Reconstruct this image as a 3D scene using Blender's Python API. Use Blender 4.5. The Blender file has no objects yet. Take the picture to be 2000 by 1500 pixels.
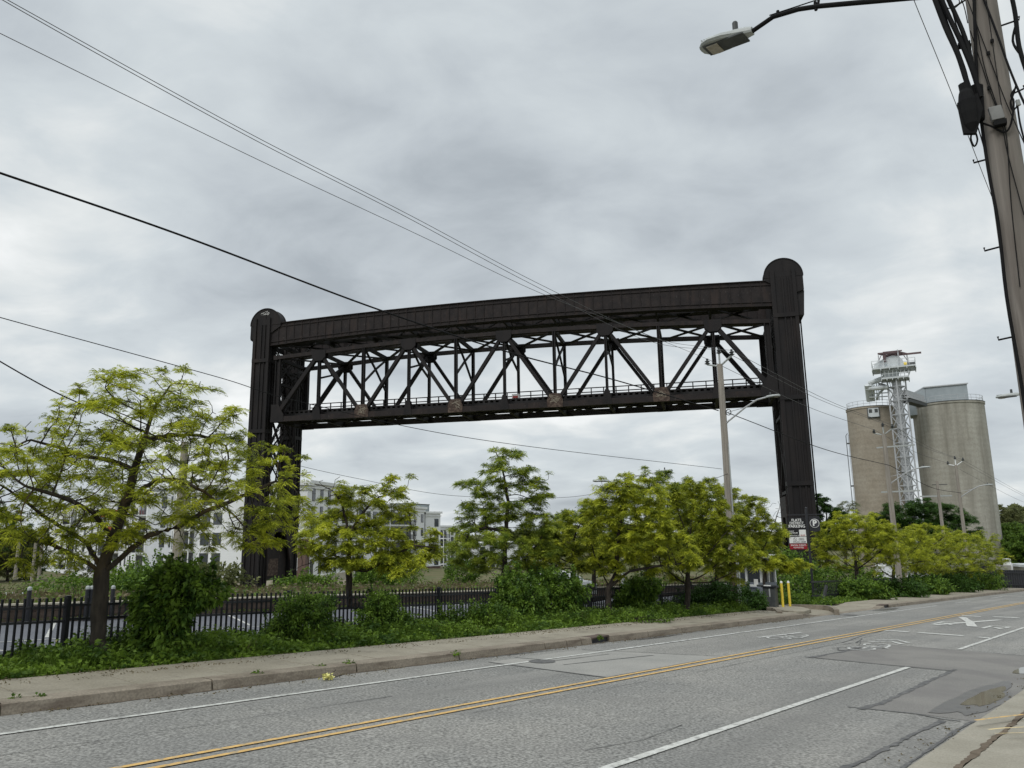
import bpy, math, random
import numpy as np
from mathutils import Matrix, Vector
random.seed(7); rng=np.random.default_rng(11)
sc=bpy.context.scene
# ---------------------------------------------------------------- camera
F=1480.; HC=1038.; XV=890.; VPX=2350.; VPY=1112.; H=2.1
_Dz=F*F/(HC-750)
_up=np.array([XV-1000,-_Dz,F]); _up/=np.linalg.norm(_up)
_fy=np.array([0,0,1.]); _fy=_fy-_up*(_fy@_up); _fy/=np.linalg.norm(_fy)
_fx=np.cross(_fy,_up); RC=np.array([_fx,_fy,_up])
cam=bpy.data.cameras.new('camera'); camo=bpy.data.objects.new('camera',cam); sc.collection.objects.link(camo)
m=Matrix.Identity(4)
for i in range(3):
    m[i][0]=RC[i,0]; m[i][1]=-RC[i,1]; m[i][2]=-RC[i,2]
camo.matrix_world=m
cam.sensor_width=36; cam.lens=F/2000*36; cam.clip_start=0.1; cam.clip_end=6000
sc.camera=camo
# ---------------------------------------------------------------- world (overcast sky)
SUN_EL=math.radians(50); SUN_AZ=math.radians(215)
w=bpy.data.worlds.new('World'); sc.world=w; w.use_nodes=True
N=w.node_tree.nodes; L=w.node_tree.links; N.clear()
def nn(t,**k):
    n=N.new(t)
    for a,b in k.items(): setattr(n,a,b)
    return n
def wm(op,a,b=None,c=None):
    n=nn('ShaderNodeMath',operation=op)
    for i,x in enumerate((a,b,c)):
        if x is None: continue
        if isinstance(x,(int,float)): n.inputs[i].default_value=x
        else: L.new(x,n.inputs[i])
    return n.outputs[0]
tc=nn('ShaderNodeTexCoord'); sep=nn('ShaderNodeSeparateXYZ'); L.new(tc.outputs['Generated'],sep.inputs[0])
zc=wm('MAXIMUM',sep.outputs[2],0.0); den=wm('ADD',zc,0.30)
px_=wm('DIVIDE',sep.outputs[0],den); py_=wm('DIVIDE',sep.outputs[1],den)
cb=nn('ShaderNodeCombineXYZ'); L.new(px_,cb.inputs[0]); L.new(py_,cb.inputs[1])
def noise(scale,detail,rough,dist=0.0,off=(0,0,0)):
    mp=nn('ShaderNodeMapping'); mp.inputs['Location'].default_value=off; mp.inputs['Rotation'].default_value=(0,0,0.5); mp.inputs['Scale'].default_value=(1.0,1.25,1)
    L.new(cb.outputs[0],mp.inputs[0])
    t=nn('ShaderNodeTexNoise'); t.inputs['Scale'].default_value=scale; t.inputs['Detail'].default_value=detail; t.inputs['Roughness'].default_value=rough; t.inputs['Distortion'].default_value=dist
    L.new(mp.outputs[0],t.inputs['Vector']); return t.outputs['Fac']
n1=noise(1.15,6,0.5,0.35,(3.1,1.7,0)); n2=noise(4.0,6,0.55,0.4,(7.3,2.2,0)); n3=noise(0.5,2,0.4,0.0,(1.4,5.2,0))
s=wm('ADD',wm('MULTIPLY',n1,0.48),wm('ADD',wm('MULTIPLY',n2,0.22),wm('MULTIPLY',n3,0.30)))
cr=nn('ShaderNodeValToRGB'); L.new(s,cr.inputs[0])
e=cr.color_ramp.elements
e[0].position=0.38; e[0].color=(0.44,0.485,0.525,1)
e[1].position=0.60; e[1].color=(0.98,1.0,1.0,1)
x=e.new(0.44); x.color=(0.555,0.605,0.645,1)
x=e.new(0.51); x.color=(0.67,0.725,0.755,1)
x=e.new(0.56); x.color=(0.82,0.855,0.86,1)
# overcast luminance rises to the zenith (CIE overcast sky), above the frame
zl=nn('ShaderNodeMapRange',interpolation_type='SMOOTHSTEP'); L.new(sep.outputs[2],zl.inputs[0])
zl.inputs[1].default_value=0.62; zl.inputs[2].default_value=0.95; zl.inputs[3].default_value=1.0; zl.inputs[4].default_value=1.85
mul=nn('ShaderNodeVectorMath',operation='SCALE'); L.new(cr.outputs[0],mul.inputs[0]); L.new(zl.outputs[0],mul.inputs['Scale'])
sky=nn('ShaderNodeTexSky'); sky.sky_type='NISHITA'; sky.sun_disc=False; sky.sun_elevation=SUN_EL; sky.sun_rotation=SUN_AZ
bg1=nn('ShaderNodeBackground'); L.new(mul.outputs[0],bg1.inputs[0]); bg1.inputs[1].default_value=0.93
bg2=nn('ShaderNodeBackground'); L.new(sky.outputs[0],bg2.inputs[0]); bg2.inputs[1].default_value=0.004
ad=nn('ShaderNodeAddShader'); L.new(bg1.outputs[0],ad.inputs[0]); L.new(bg2.outputs[0],ad.inputs[1])
wo=nn('ShaderNodeOutputWorld'); L.new(ad.outputs[0],wo.inputs[0])
sun=bpy.data.lights.new('sun','SUN'); sun.energy=1.45; sun.angle=math.radians(22); sun.color=(1,0.98,0.95)
so=bpy.data.objects.new('sun',sun); sc.collection.objects.link(so)
so.rotation_euler=(math.pi/2-SUN_EL,0,math.pi-SUN_AZ)
sc.view_settings.view_transform='Standard'; sc.view_settings.look='None'; sc.view_settings.exposure=0.0; sc.view_settings.gamma=1
sc.render.engine='CYCLES'; sc.cycles.max_bounces=6; sc.cycles.transparent_max_bounces=6; sc.cycles.diffuse_bounces=3
# ---------------------------------------------------------------- geometry helpers
def ray(px,py): return RC@np.array([px-1000,py-750,F])
def onray(px,py,d):                     # point at horizontal distance d seen at that pixel of the photo
    r=ray(px,py); return r/np.hypot(r[0],r[1])*d
_rd=RC@np.array([VPX-1000,VPY-750,F]); _rd/=np.linalg.norm(_rd)
AZ=math.atan2(_rd[0],_rd[1]); TS=math.tan(-math.asin(_rd[2])); Z0=-H/math.cos(math.atan(TS))
U=np.array([math.sin(AZ),math.cos(AZ),0]); V=np.array([-math.cos(AZ),math.sin(AZ),0])
def zroad(u): return Z0-TS*np.clip(u,-80,165)
def G(u,v,h=0.0): return U*u+V*v+np.array([0,0,zroad(u)+h])
def gp(px,py,h=0.0):                    # pixel -> (u,v) on the sloping road plane
    r=ray(px,py); t=(Z0+h)/(r[2]+TS*(r@U)); P=r*t; return P@U,P@V
def onv(px,py,v):
    r=ray(px,py); return r*(v/(r@V))
def sst(x): x=np.clip(x,0,1); return x*x*(3-2*x)
def zfield(u,v):
    a=zroad(u)+0.42; b=np.minimum(-8.0,zroad(u)-0.5)
    return a+(b-a)*sst((v-26)/85.0)**0.85
def zg(P):
    u=P[0]*U[0]+P[1]*U[1]; v=P[0]*V[0]+P[1]*V[1]
    return float(zfield(u,v)) if v>26.3 else float(zroad(u))+(0.1 if v>14 else 0)
ORG={}
def setp(o,label=None,cat=None,group=None,kind=None):
    if label: o['label']=label
    if cat: o['category']=cat
    if group: o['group']=group
    if kind: o['kind']=kind
    return o
def root(name,label,cat,loc,group=None):
    o=bpy.data.objects.new(name,None); o.empty_display_size=0.3; sc.collection.objects.link(o)
    o.location=tuple(float(c) for c in loc); ORG[o.name]=np.array(loc,float)
    return setp(o,label,cat,group)
def link(name,me,mats,parent=None,org=None):
    for mt in (mats if isinstance(mats,(list,tuple)) else [mats]): me.materials.append(mt)
    o=bpy.data.objects.new(name,me); sc.collection.objects.link(o)
    if parent is not None: o.parent=parent; ORG[o.name]=ORG[parent.name]
    else: ORG[o.name]=np.zeros(3) if org is None else np.array(org,float); o.location=tuple(ORG[o.name])
    return o
def mesh_np(name,verts,quads,mats,parent=None,org=None,smooth=False):
    o0=ORG[parent.name] if parent is not None else (np.zeros(3) if org is None else np.array(org,float))
    verts=np.asarray(verts,np.float64).reshape(-1,3)-o0
    quads=np.asarray(quads,np.int32); k=quads.shape[1]
    me=bpy.data.meshes.new(name); me.vertices.add(len(verts)); me.vertices.foreach_set('co',verts.astype(np.float32).ravel())
    me.loops.add(quads.size); me.loops.foreach_set('vertex_index',quads.ravel())
    me.polygons.add(len(quads)); me.polygons.foreach_set('loop_start',np.arange(len(quads),dtype=np.int32)*k)
    me.update(calc_edges=True)
    if smooth: me.polygons.foreach_set('use_smooth',np.ones(len(quads),bool))
    return link(name,me,mats,parent,org)
class MB:
    def __init__(s): s.v=[]; s.f=[]; s.m=[]
    def add(s,vs,fs,mi=0):
        b=len(s.v); s.v+= [tuple(float(c) for c in p) for p in vs]; s.f+=[tuple(b+i for i in f) for f in fs]; s.m+=[mi]*len(fs); return s
    def hexa(s,c8,mi=0): return s.add(c8,[(0,3,2,1),(4,5,6,7),(0,1,5,4),(1,2,6,5),(2,3,7,6),(3,0,4,7)],mi)
    def obox(s,o,ax,ay,az,mi=0):        # box from a corner and three edge vectors
        o,ax,ay,az=[np.asarray(a,float) for a in (o,ax,ay,az)]
        return s.hexa([o,o+ax,o+ax+ay,o+ay,o+az,o+ax+az,o+ax+ay+az,o+ay+az],mi)
    def cbox(s,c,ax,ay,az,mi=0):
        c,ax,ay,az=[np.asarray(a,float) for a in (c,ax,ay,az)]
        return s.obox(c-ax/2-ay/2-az/2,ax,ay,az,mi)
    def bar(s,p0,p1,w_,h_,mi=0,up=(0,0,1)):
        p0=np.asarray(p0,float); p1=np.asarray(p1,float); d=p1-p0; d=d/np.linalg.norm(d)
        up=np.asarray(up,float)
        if abs(d@up)>0.98: up=np.array([0.3,1,0.1])
        x=np.cross(d,up); x/=np.linalg.norm(x); y=np.cross(x,d)
        return s.obox(p0-x*w_/2-y*h_/2,x*w_,y*h_,p1-p0,mi)
    def tube(s,pts,r,n=8,mi=0,caps=True):
        pts=[np.asarray(p,float) for p in pts]; rs=r if isinstance(r,(list,tuple,np.ndarray)) else [r]*len(pts)
        b=[]; prev=None
        for i,p in enumerate(pts):
            d=pts[min(i+1,len(pts)-1)]-pts[max(i-1,0)]; d=d/(np.linalg.norm(d)+1e-9)
            if prev is None:
                a=np.array([0,0,1.]) if abs(d[2])<0.9 else np.array([1.,0,0]); x=np.cross(d,a)
            else: x=prev-d*(prev@d)
            x/=np.linalg.norm(x); prev=x; y=np.cross(d,x)
            b+=[p+(x*math.cos(t)+y*math.sin(t))*rs[i] for t in [2*math.pi*k/n for k in range(n)]]
        fs=[]
        for i in range(len(pts)-1):
            for k in range(n): fs.append((i*n+k,i*n+(k+1)%n,(i+1)*n+(k+1)%n,(i+1)*n+k))
        if caps: fs.append(tuple(range(n-1,-1,-1))); q=(len(pts)-1)*n; fs.append(tuple(q+k for k in range(n)))
        return s.add(b,fs,mi)
    def prism(s,poly,ext,mi=0):         # planar polygon (3D points) extruded along ext
        poly=[np.asarray(p,float) for p in poly]; ext=np.asarray(ext,float); n=len(poly)
        fs=[tuple(range(n-1,-1,-1)),tuple(range(n,2*n))]+[(i,(i+1)%n,n+(i+1)%n,n+i) for i in range(n)]
        return s.add(poly+[p+ext for p in poly],fs,mi)
    def lathe(s,c,prof,n=24,mi=0):
        c=np.asarray(c,float); b=[]
        for r,z in prof: b+=[c+np.array([r*math.cos(2*math.pi*k/n),r*math.sin(2*math.pi*k/n),z]) for k in range(n)]
        fs=[(i*n+k,i*n+(k+1)%n,(i+1)*n+(k+1)%n,(i+1)*n+k) for i in range(len(prof)-1) for k in range(n)]
        return s.add(b,fs,mi)
    def build(s,name,mats,parent=None,org=None,smooth=False,bevel=0):
        o0=ORG[parent.name] if parent is not None else (np.zeros(3) if org is None else np.array(org,float))
        me=bpy.data.meshes.new(name); me.from_pydata([(a-o0[0],b-o0[1],c-o0[2]) for a,b,c in s.v],[],s.f); me.update()
        me.polygons.foreach_set('material_index',s.m)
        if smooth: me.polygons.foreach_set('use_smooth',[True]*len(s.f))
        o=link(name,me,mats,parent,org)
        if bevel:
            md=o.modifiers.new('bevel','BEVEL'); md.width=bevel; md.segments=2; md.limit_method='ANGLE'
        return o
def text_part(txt,size,loc,ex,ey,mat_,parent,align='CENTER',bold=0.0,sx=1.0,th=0.004):
    cu=bpy.data.curves.new('t','FONT'); cu.body=txt; cu.size=size; cu.align_x=align; cu.align_y='CENTER'; cu.extrude=th; cu.offset=bold; cu.resolution_u=3
    t=bpy.data.objects.new('t',cu); sc.collection.objects.link(t)
    me=bpy.data.meshes.new_from_object(t.evaluated_get(bpy.context.evaluated_depsgraph_get())); bpy.data.objects.remove(t)
    ez=np.cross(ex,ey); M=np.array([ex,ey,ez]).T
    co=np.zeros(len(me.vertices)*3); me.vertices.foreach_get('co',co); co=co.reshape(-1,3); co[:,0]*=sx
    co=co@M.T+np.asarray(loc)-ORG[parent.name]; me.vertices.foreach_set('co',co.ravel()); me.update()
    return link('lettering',me,mat_,parent)
# ---------------------------------------------------------------- materials
def mat(name,c1,c2=None,rough=0.7,scale=3.0,detail=5,lo=0.35,hi=0.65,metal=0.0,bump=0.0,bscale=None,stretch=(1,1,1),fine=None,spec=0.4,extra=None):
    m_=bpy.data.materials.new(name); m_.use_nodes=True; nt=m_.node_tree; n=nt.nodes; l=nt.links; b=n['Principled BSDF']
    b.inputs['Roughness'].default_value=rough; b.inputs['Metallic'].default_value=metal; b.inputs['Specular IOR Level'].default_value=spec
    t=n.new('ShaderNodeTexCoord'); mp=n.new('ShaderNodeMapping'); l.new(t.outputs['Object'],mp.inputs[0]); mp.inputs['Scale'].default_value=stretch
    out=None
    if c2 is None: c2=tuple(x*0.8 for x in c1)
    t1=n.new('ShaderNodeTexNoise'); t1.inputs['Scale'].default_value=scale; t1.inputs['Detail'].default_value=detail; l.new(mp.outputs[0],t1.inputs['Vector'])
    r=n.new('ShaderNodeValToRGB'); l.new(t1.outputs['Fac'],r.inputs[0]); r.color_ramp.elements[0].position=lo; r.color_ramp.elements[1].position=hi
    r.color_ramp.elements[0].color=(*c1,1); r.color_ramp.elements[1].color=(*c2,1); out=r.outputs[0]
    if fine:                           # (scale, dark, light) speckle multiplier
        tf=n.new('ShaderNodeTexNoise'); tf.inputs['Scale'].default_value=fine[0]; tf.inputs['Detail'].default_value=2; l.new(t.outputs['Object'],tf.inputs['Vector'])
        rf=n.new('ShaderNodeMapRange'); l.new(tf.outputs['Fac'],rf.inputs[0]); rf.inputs[1].default_value=0.3; rf.inputs[2].default_value=0.7; rf.inputs[3].default_value=fine[1]; rf.inputs[4].default_value=fine[2]
        sc_=n.new('ShaderNodeVectorMath'); sc_.operation='SCALE'; l.new(out,sc_.inputs[0]); l.new(rf.outputs[0],sc_.inputs['Scale']); out=sc_.outputs[0]
    if extra: out=extra(n,l,t,out)
    l.new(out,b.inputs['Base Color'])
    if bump:
        tb=n.new('ShaderNodeTexNoise'); tb.inputs['Scale'].default_value=bscale or scale*4; tb.inputs['Detail'].default_value=4; l.new(mp.outputs[0],tb.inputs['Vector'])
        bp=n.new('ShaderNodeBump'); bp.inputs['Strength'].default_value=bump; bp.inputs['Distance'].default_value=0.02; l.new(tb.outputs['Fac'],bp.inputs['Height']); l.new(bp.outputs[0],b.inputs['Normal'])
    return m_
def blotch(scale,lo,hi,col,vec_scale=(1,1,1),amt=1.0,loc=(0,0,0)):
    def f(n,l,t,out):
        mp=n.new('ShaderNodeMapping'); mp.inputs['Scale'].default_value=vec_scale; mp.inputs['Location'].default_value=loc; l.new(t.outputs['Object'],mp.inputs[0])
        tn=n.new('ShaderNodeTexNoise'); tn.inputs['Scale'].default_value=scale; tn.inputs['Detail'].default_value=5; l.new(mp.outputs[0],tn.inputs['Vector'])
        r=n.new('ShaderNodeMapRange'); l.new(tn.outputs['Fac'],r.inputs[0]); r.inputs[1].default_value=lo; r.inputs[2].default_value=hi; r.inputs[3].default_value=0; r.inputs[4].default_value=amt
        mx=n.new('ShaderNodeMix'); mx.data_type='RGBA'; l.new(r.outputs[0],mx.inputs['Factor']); l.new(out,mx.inputs['A']); mx.inputs['B'].default_value=(*col,1); return mx.outputs['Result']
    return f
def chain(*fs):
    def f(n,l,t,out):
        for g in fs: out=g(n,l,t,out)
        return out
    return f
def foliage(name,ca,cb_,trans=0.35,nscale=1.6,cc=None):
    m_=bpy.data.materials.new(name); m_.use_nodes=True; nt=m_.node_tree; n=nt.nodes; l=nt.links; n.clear()
    g=n.new('ShaderNodeNewGeometry'); t=n.new('ShaderNodeTexCoord'); tn=n.new('ShaderNodeTexNoise'); tn.inputs['Scale'].default_value=nscale; tn.inputs['Detail'].default_value=2
    l.new(t.outputs['Object'],tn.inputs['Vector'])
    mr=n.new('ShaderNodeMapRange'); l.new(tn.outputs['Fac'],mr.inputs[0]); mr.inputs[1].default_value=0.38; mr.inputs[2].default_value=0.62
    av=n.new('ShaderNodeMath'); av.operation='MULTIPLY_ADD'; l.new(g.outputs['Random Per Island'],av.inputs[0]); av.inputs[1].default_value=0.34
    hf=n.new('ShaderNodeMath'); hf.operation='MULTIPLY'; l.new(mr.outputs[0],hf.inputs[0]); hf.inputs[1].default_value=0.66; l.new(hf.outputs[0],av.inputs[2])
    r=n.new('ShaderNodeValToRGB'); l.new(av.outputs[0],r.inputs[0]); r.color_ramp.elements[0].color=(*ca,1); r.color_ramp.elements[1].color=(*cb_,1)
    r.color_ramp.elements[0].position=0.1; r.color_ramp.elements[1].position=0.85
    if cc: e_=r.color_ramp.elements.new(0.97); e_.color=(*cc,1)
    d=n.new('ShaderNodeBsdfPrincipled'); d.inputs['Roughness'].default_value=0.55; d.inputs['Specular IOR Level'].default_value=0.25; l.new(r.outputs[0],d.inputs['Base Color'])
    tr=n.new('ShaderNodeBsdfTranslucent'); l.new(r.outputs[0],tr.inputs[0])
    mx=n.new('ShaderNodeMixShader'); mx.inputs[0].default_value=trans; l.new(d.outputs[0],mx.inputs[1]); l.new(tr.outputs[0],mx.inputs[2])
    o=n.new('ShaderNodeOutputMaterial'); l.new(mx.outputs[0],o.inputs[0]); return m_
def lanes(col,amt,rot,sc=(0.035,0.62,1),lo=.45,hi=.62,scale=1.0):
    def f(n,l,t,out):
        m0=n.new('ShaderNodeMapping'); m0.inputs['Rotation'].default_value=(0,0,rot); l.new(t.outputs['Object'],m0.inputs[0])
        mp=n.new('ShaderNodeMapping'); mp.inputs['Scale'].default_value=sc; l.new(m0.outputs[0],mp.inputs[0])
        tn=n.new('ShaderNodeTexNoise'); tn.inputs['Scale'].default_value=scale; tn.inputs['Detail'].default_value=4; l.new(mp.outputs[0],tn.inputs['Vector'])
        r=n.new('ShaderNodeMapRange'); l.new(tn.outputs['Fac'],r.inputs[0]); r.inputs[1].default_value=lo; r.inputs[2].default_value=hi; r.inputs[3].default_value=0; r.inputs[4].default_value=amt
        mx=n.new('ShaderNodeMix'); mx.data_type='RGBA'; l.new(r.outputs[0],mx.inputs['Factor']); l.new(out,mx.inputs['A']); mx.inputs['B'].default_value=(*col,1); return mx.outputs['Result']
    return f
M={}
M['asphalt']=mat('asphalt',(0.205,0.203,0.19),(0.262,0.254,0.232),0.9,0.35,5,fine=(28,0.42,1.52),bump=0.5,bscale=60,extra=chain(lanes((0.165,0.162,0.152),0.55,AZ-math.pi/2),lanes((0.32,0.31,0.285),0.4,AZ-math.pi/2,(0.05,0.9,1),.52,.68,1.7),blotch(0.9,0.56,0.75,(0.17,0.165,0.155),(0.35,1,1),0.4),blotch(120,0.6,0.7,(0.42,0.40,0.36),amt=0.6)))
M['patch']=mat('asphalt_patch',(0.178,0.170,0.158),(0.218,0.208,0.190),0.9,0.8,5,fine=(55,0.8,1.2),bump=0.3,bscale=60,extra=blotch(1.2,0.5,0.75,(0.15,0.14,0.135),(1,0.4,1),0.6))
M['patch_light']=mat('concrete_patch',(0.26,0.255,0.235),(0.31,0.30,0.275),0.9,1.0,5,fine=(50,0.8,1.2))
M['tar']=mat('tar_seam',(0.075,0.075,0.075),(0.15,0.147,0.14),0.75,9,4)
M['conc']=mat('sidewalk_concrete',(0.25,0.224,0.172),(0.31,0.28,0.22),0.88,1.2,6,fine=(30,0.85,1.15),bump=0.3,bscale=40,extra=chain(blotch(2.5,0.55,0.8,(0.13,0.112,0.088),amt=0.7),blotch(25,0.68,0.74,(0.08,0.065,0.05),amt=.7)))
M['kerb']=mat('kerb_concrete',(0.20,0.170,0.130),(0.265,0.228,0.178),0.88,1.6,6,fine=(30,0.8,1.2),bump=0.4,bscale=30,extra=blotch(3.0,0.5,0.72,(0.105,0.08,0.06),(0.5,0.5,3),0.75))
M['concN']=mat('near_sidewalk_concrete',(0.285,0.262,0.208),(0.345,0.318,0.258),0.88,1.5,6,fine=(45,0.85,1.12),bump=0.25,bscale=60,extra=chain(blotch(22,0.7,0.76,(0.13,0.11,0.09),amt=0.8),blotch(1.5,0.6,0.8,(0.30,0.27,0.22),amt=0.6)))
M['soil']=mat('soil',(0.10,0.075,0.05),(0.16,0.125,0.09),0.95,6,6,bump=0.5)
M['wpaint']=mat('white_paint',(0.62,0.62,0.58),(0.50,0.50,0.46),0.75,8,6,fine=(60,0.85,1.1),extra=blotch(11,0.50,0.64,(0.27,0.265,0.25),amt=0.8))
M['wfaint']=mat('faded_white_paint',(0.40,0.40,0.38),(0.33,0.33,0.31),0.8,8,6,extra=blotch(9,0.47,0.6,(0.26,0.255,0.24),amt=0.95))
M['wsym']=mat('worn_symbol_paint',(0.60,0.60,0.57),(0.48,0.48,0.45),0.8,8,6,extra=blotch(7,0.52,0.6,(0.27,0.265,0.25),amt=0.9))
M['ypaint']=mat('yellow_paint',(0.68,0.44,0.16),(0.58,0.37,0.13),0.75,8,6,fine=(60,0.85,1.1),extra=blotch(10,0.51,0.64,(0.27,0.25,0.2),amt=0.7))
M['yfaint']=mat('faded_yellow_paint',(0.75,0.58,0.27),(0.5,0.42,0.28),0.8,5,6,lo=0.4,hi=0.62)
M['lot']=mat('parking_asphalt',(0.105,0.11,0.125),(0.13,0.135,0.15),0.85,0.8,4,fine=(40,0.8,1.2))
M['ground']=mat('weedy_ground',(0.075,0.095,0.025),(0.135,0.11,0.055),0.95,0.35,8,fine=(6,0.7,1.3),bump=0.6,bscale=4)
M['steel']=mat('rusted_bridge_steel',(0.0085,0.0075,0.0085),(0.016,0.013,0.0128),0.72,0.9,7,bump=0.25,bscale=8,fine=(14,0.8,1.2),stretch=(1,1,0.35),spec=0.3,extra=blotch(0.7,0.58,0.8,(0.030,0.019,0.016),(1,1,0.12),0.8))
M['steel2']=mat('rusted_girder_plate',(0.0145,0.0115,0.0118),(0.025,0.019,0.018),0.75,1.4,7,bump=0.25,bscale=9,fine=(20,0.8,1.2),spec=0.3,extra=chain(blotch(1.6,0.54,0.76,(0.038,0.025,0.021),(1,1,0.25),0.8),blotch(5,0.64,0.74,(0.09,0.08,0.075),(1,1,0.5),0.5)))
M['steeld']=mat('deck_steel',(0.011,0.010,0.011),(0.018,0.016,0.016),0.75,2,5)
M['rust']=mat('bright_rust',(0.05,0.032,0.025),(0.11,0.08,0.062),0.85,3.5,6,lo=0.45,hi=0.6)
M['black']=mat('black_iron',(0.012,0.013,0.017),(0.018,0.019,0.024),0.45,6,3,spec=0.5)
M['cable']=mat('black_cable',(0.008,0.008,0.009),(0.012,0.012,0.012),0.8,6,3,spec=0.15)
M['wire']=mat('grey_wire',(0.07,0.07,0.075),(0.09,0.09,0.09),0.6,6,3)
M['wood']=mat('weathered_pole_wood',(0.23,0.205,0.175),(0.34,0.31,0.27),0.9,9,7,stretch=(1,1,0.06),bump=0.7,bscale=16,extra=blotch(3,0.58,0.75,(0.12,0.10,0.085),(1,1,0.12),0.7))
M['woodn']=mat('brown_pole_wood',(0.13,0.115,0.10),(0.25,0.225,0.20),0.9,10,7,stretch=(1,1,0.05),bump=0.9,bscale=18,extra=blotch(4,0.56,0.7,(0.08,0.06,0.05),(1,1,0.1),0.8))
M['bark']=mat('tree_bark',(0.030,0.024,0.020),(0.060,0.048,0.038),0.95,14,7,stretch=(1,1,0.25),bump=0.9,bscale=20)
M['barkm']=mat('mossy_bark',(0.030,0.025,0.020),(0.058,0.047,0.036),0.95,12,7,stretch=(1,1,0.25),bump=0.9,bscale=20,extra=blotch(2.2,0.52,0.66,(0.13,0.085,0.015),(1,1,0.5),0.5))
M['galv']=mat('galvanised_steel',(0.42,0.43,0.44),(0.5,0.51,0.52),0.5,5,4,metal=0.3)
M['white']=mat('white_siding',(0.86,0.87,0.88),(0.80,0.81,0.82),0.7,0.6,4,extra=blotch(3,0.45,0.6,(0.74,0.75,0.76),(0.2,0.2,7),0.5))
M['greyside']=mat('grey_siding',(0.62,0.64,0.67),(0.56,0.58,0.61),0.7,0.6,4)
M['brick']=mat('brown_brick',(0.125,0.078,0.065),(0.16,0.105,0.088),0.9,1.2,5,fine=(5,0.8,1.2),extra=blotch(4,0.5,0.65,(0.2,0.15,0.13),(0.7,0.7,4),0.4))
M['tan']=mat('tan_stone_base',(0.42,0.38,0.30),(0.5,0.46,0.37),0.9,1.5,5)
M['trimw']=mat('white_trim',(0.80,0.81,0.81),(0.74,0.75,0.75),0.6,2,3)
M['glass']=mat('window_glass',(0.03,0.038,0.045),(0.06,0.07,0.08),0.12,1.1,3,spec=0.8)
M['recess_shade']=mat('balcony_recess_shade',(0.10,0.10,0.105),(0.14,0.14,0.145),0.85,1,3)
M['slag']=mat('grey_metal_cladding',(0.30,0.34,0.36),(0.34,0.38,0.40),0.6,1,3)
def silo_extra(n,l,t,out):
    wv=n.new('ShaderNodeTexWave'); wv.bands_direction='Z'; wv.inputs['Scale'].default_value=0.34; wv.inputs['Distortion'].default_value=4; wv.inputs['Detail'].default_value=3; l.new(t.outputs['Object'],wv.inputs['Vector'])
    r=n.new('ShaderNodeMapRange'); l.new(wv.outputs['Fac'],r.inputs[0]); r.inputs[3].default_value=0.955; r.inputs[4].default_value=1.03
    s_=n.new('ShaderNodeVectorMath'); s_.operation='SCALE'; l.new(out,s_.inputs[0]); l.new(r.outputs[0],s_.inputs['Scale']); return s_.outputs[0]
M['siloL']=mat('brown_silo_concrete',(0.295,0.255,0.20),(0.355,0.315,0.255),0.92,0.35,7,fine=(3.5,0.9,1.1),bump=0.2,extra=chain(silo_extra,blotch(0.4,0.54,0.75,(0.18,0.15,0.115),(1,1,0.08),0.45)))
M['siloR']=mat('grey_silo_concrete',(0.35,0.335,0.285),(0.42,0.405,0.35),0.92,0.35,7,fine=(3.5,0.9,1.1),bump=0.2,extra=chain(silo_extra,blotch(0.45,0.47,0.75,(0.17,0.155,0.125),(1,1,0.06),0.85,(4,2,0)),blotch(1.3,0.55,0.7,(0.20,0.185,0.15),(1,1,0.04),0.6),blotch(1.5,0.6,0.8,(0.40,0.37,0.30),(1,1,0.2),0.5)))
M['whitem']=mat('white_painted_metal',(0.62,0.65,0.66),(0.52,0.55,0.56),0.6,1.5,5,extra=blotch(2,0.6,0.75,(0.35,0.34,0.32),(1,1,0.2),0.5))
M['brownm']=mat('brown_steel_frame',(0.10,0.065,0.07),(0.14,0.09,0.09),0.7,2,4)
M['yellow']=mat('yellow_safety_paint',(0.75,0.58,0.06),(0.68,0.50,0.05),0.5,6,4)
M['ltgrey']=mat('light_grey_housing',(0.40,0.42,0.41),(0.34,0.36,0.35),0.5,8,4)
M['dkgrey']=mat('dark_grey_housing',(0.05,0.055,0.056),(0.07,0.075,0.075),0.55,8,4)
M['boxg']=mat('weathered_box_grey',(0.17,0.17,0.165),(0.22,0.22,0.21),0.6,8,4)
M['lens']=mat('lamp_lens',(0.33,0.30,0.25),(0.42,0.39,0.33),0.25,20,3)
M['signblack']=mat('sign_black',(0.008,0.008,0.01),(0.012,0.012,0.014),0.4,4,2)
M['signwhite']=mat('sign_white',(0.78,0.78,0.76),(0.72,0.72,0.7),0.5,4,2)
M['signred']=mat('sign_red',(0.30,0.012,0.02),(0.26,0.01,0.018),0.5,4,2)
M['redletter']=mat('red_letter',(0.42,0.06,0.05),None,0.5)
M['greydisc']=mat('grey_disc',(0.05,0.048,0.06),None,0.5)
M['ink']=mat('ink',(0.03,0.03,0.04),None,0.5)
M['booth']=mat('booth_grey',(0.16,0.18,0.215),(0.19,0.21,0.245),0.6,3,4)
M['water']=mat('puddle_water',(0.115,0.10,0.065),(0.14,0.12,0.08),0.04,3,3,spec=0.6)
M['wet']=mat('wet_asphalt',(0.085,0.08,0.078),(0.12,0.112,0.105),0.35,5,5,fine=(50,0.8,1.2),spec=0.5)
M['ties']=mat('retaining_timber',(0.07,0.05,0.04),(0.115,0.085,0.068),0.9,2.5,6,extra=blotch(3,0.55,0.7,(0.03,0.022,0.02),(0.3,0.3,3),0.7))
M['rubble']=mat('rubble',(0.25,0.21,0.17),(0.16,0.125,0.10),0.95,2.5,6,bump=0.6)
M['grass']=foliage('grass_blades',(0.05,0.10,0.014),(0.17,0.25,0.04),0.3,1.3,(0.30,0.27,0.12))
M['dry']=foliage('dry_grass',(0.10,0.085,0.045),(0.19,0.155,0.09),0.25,0.6)
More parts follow.
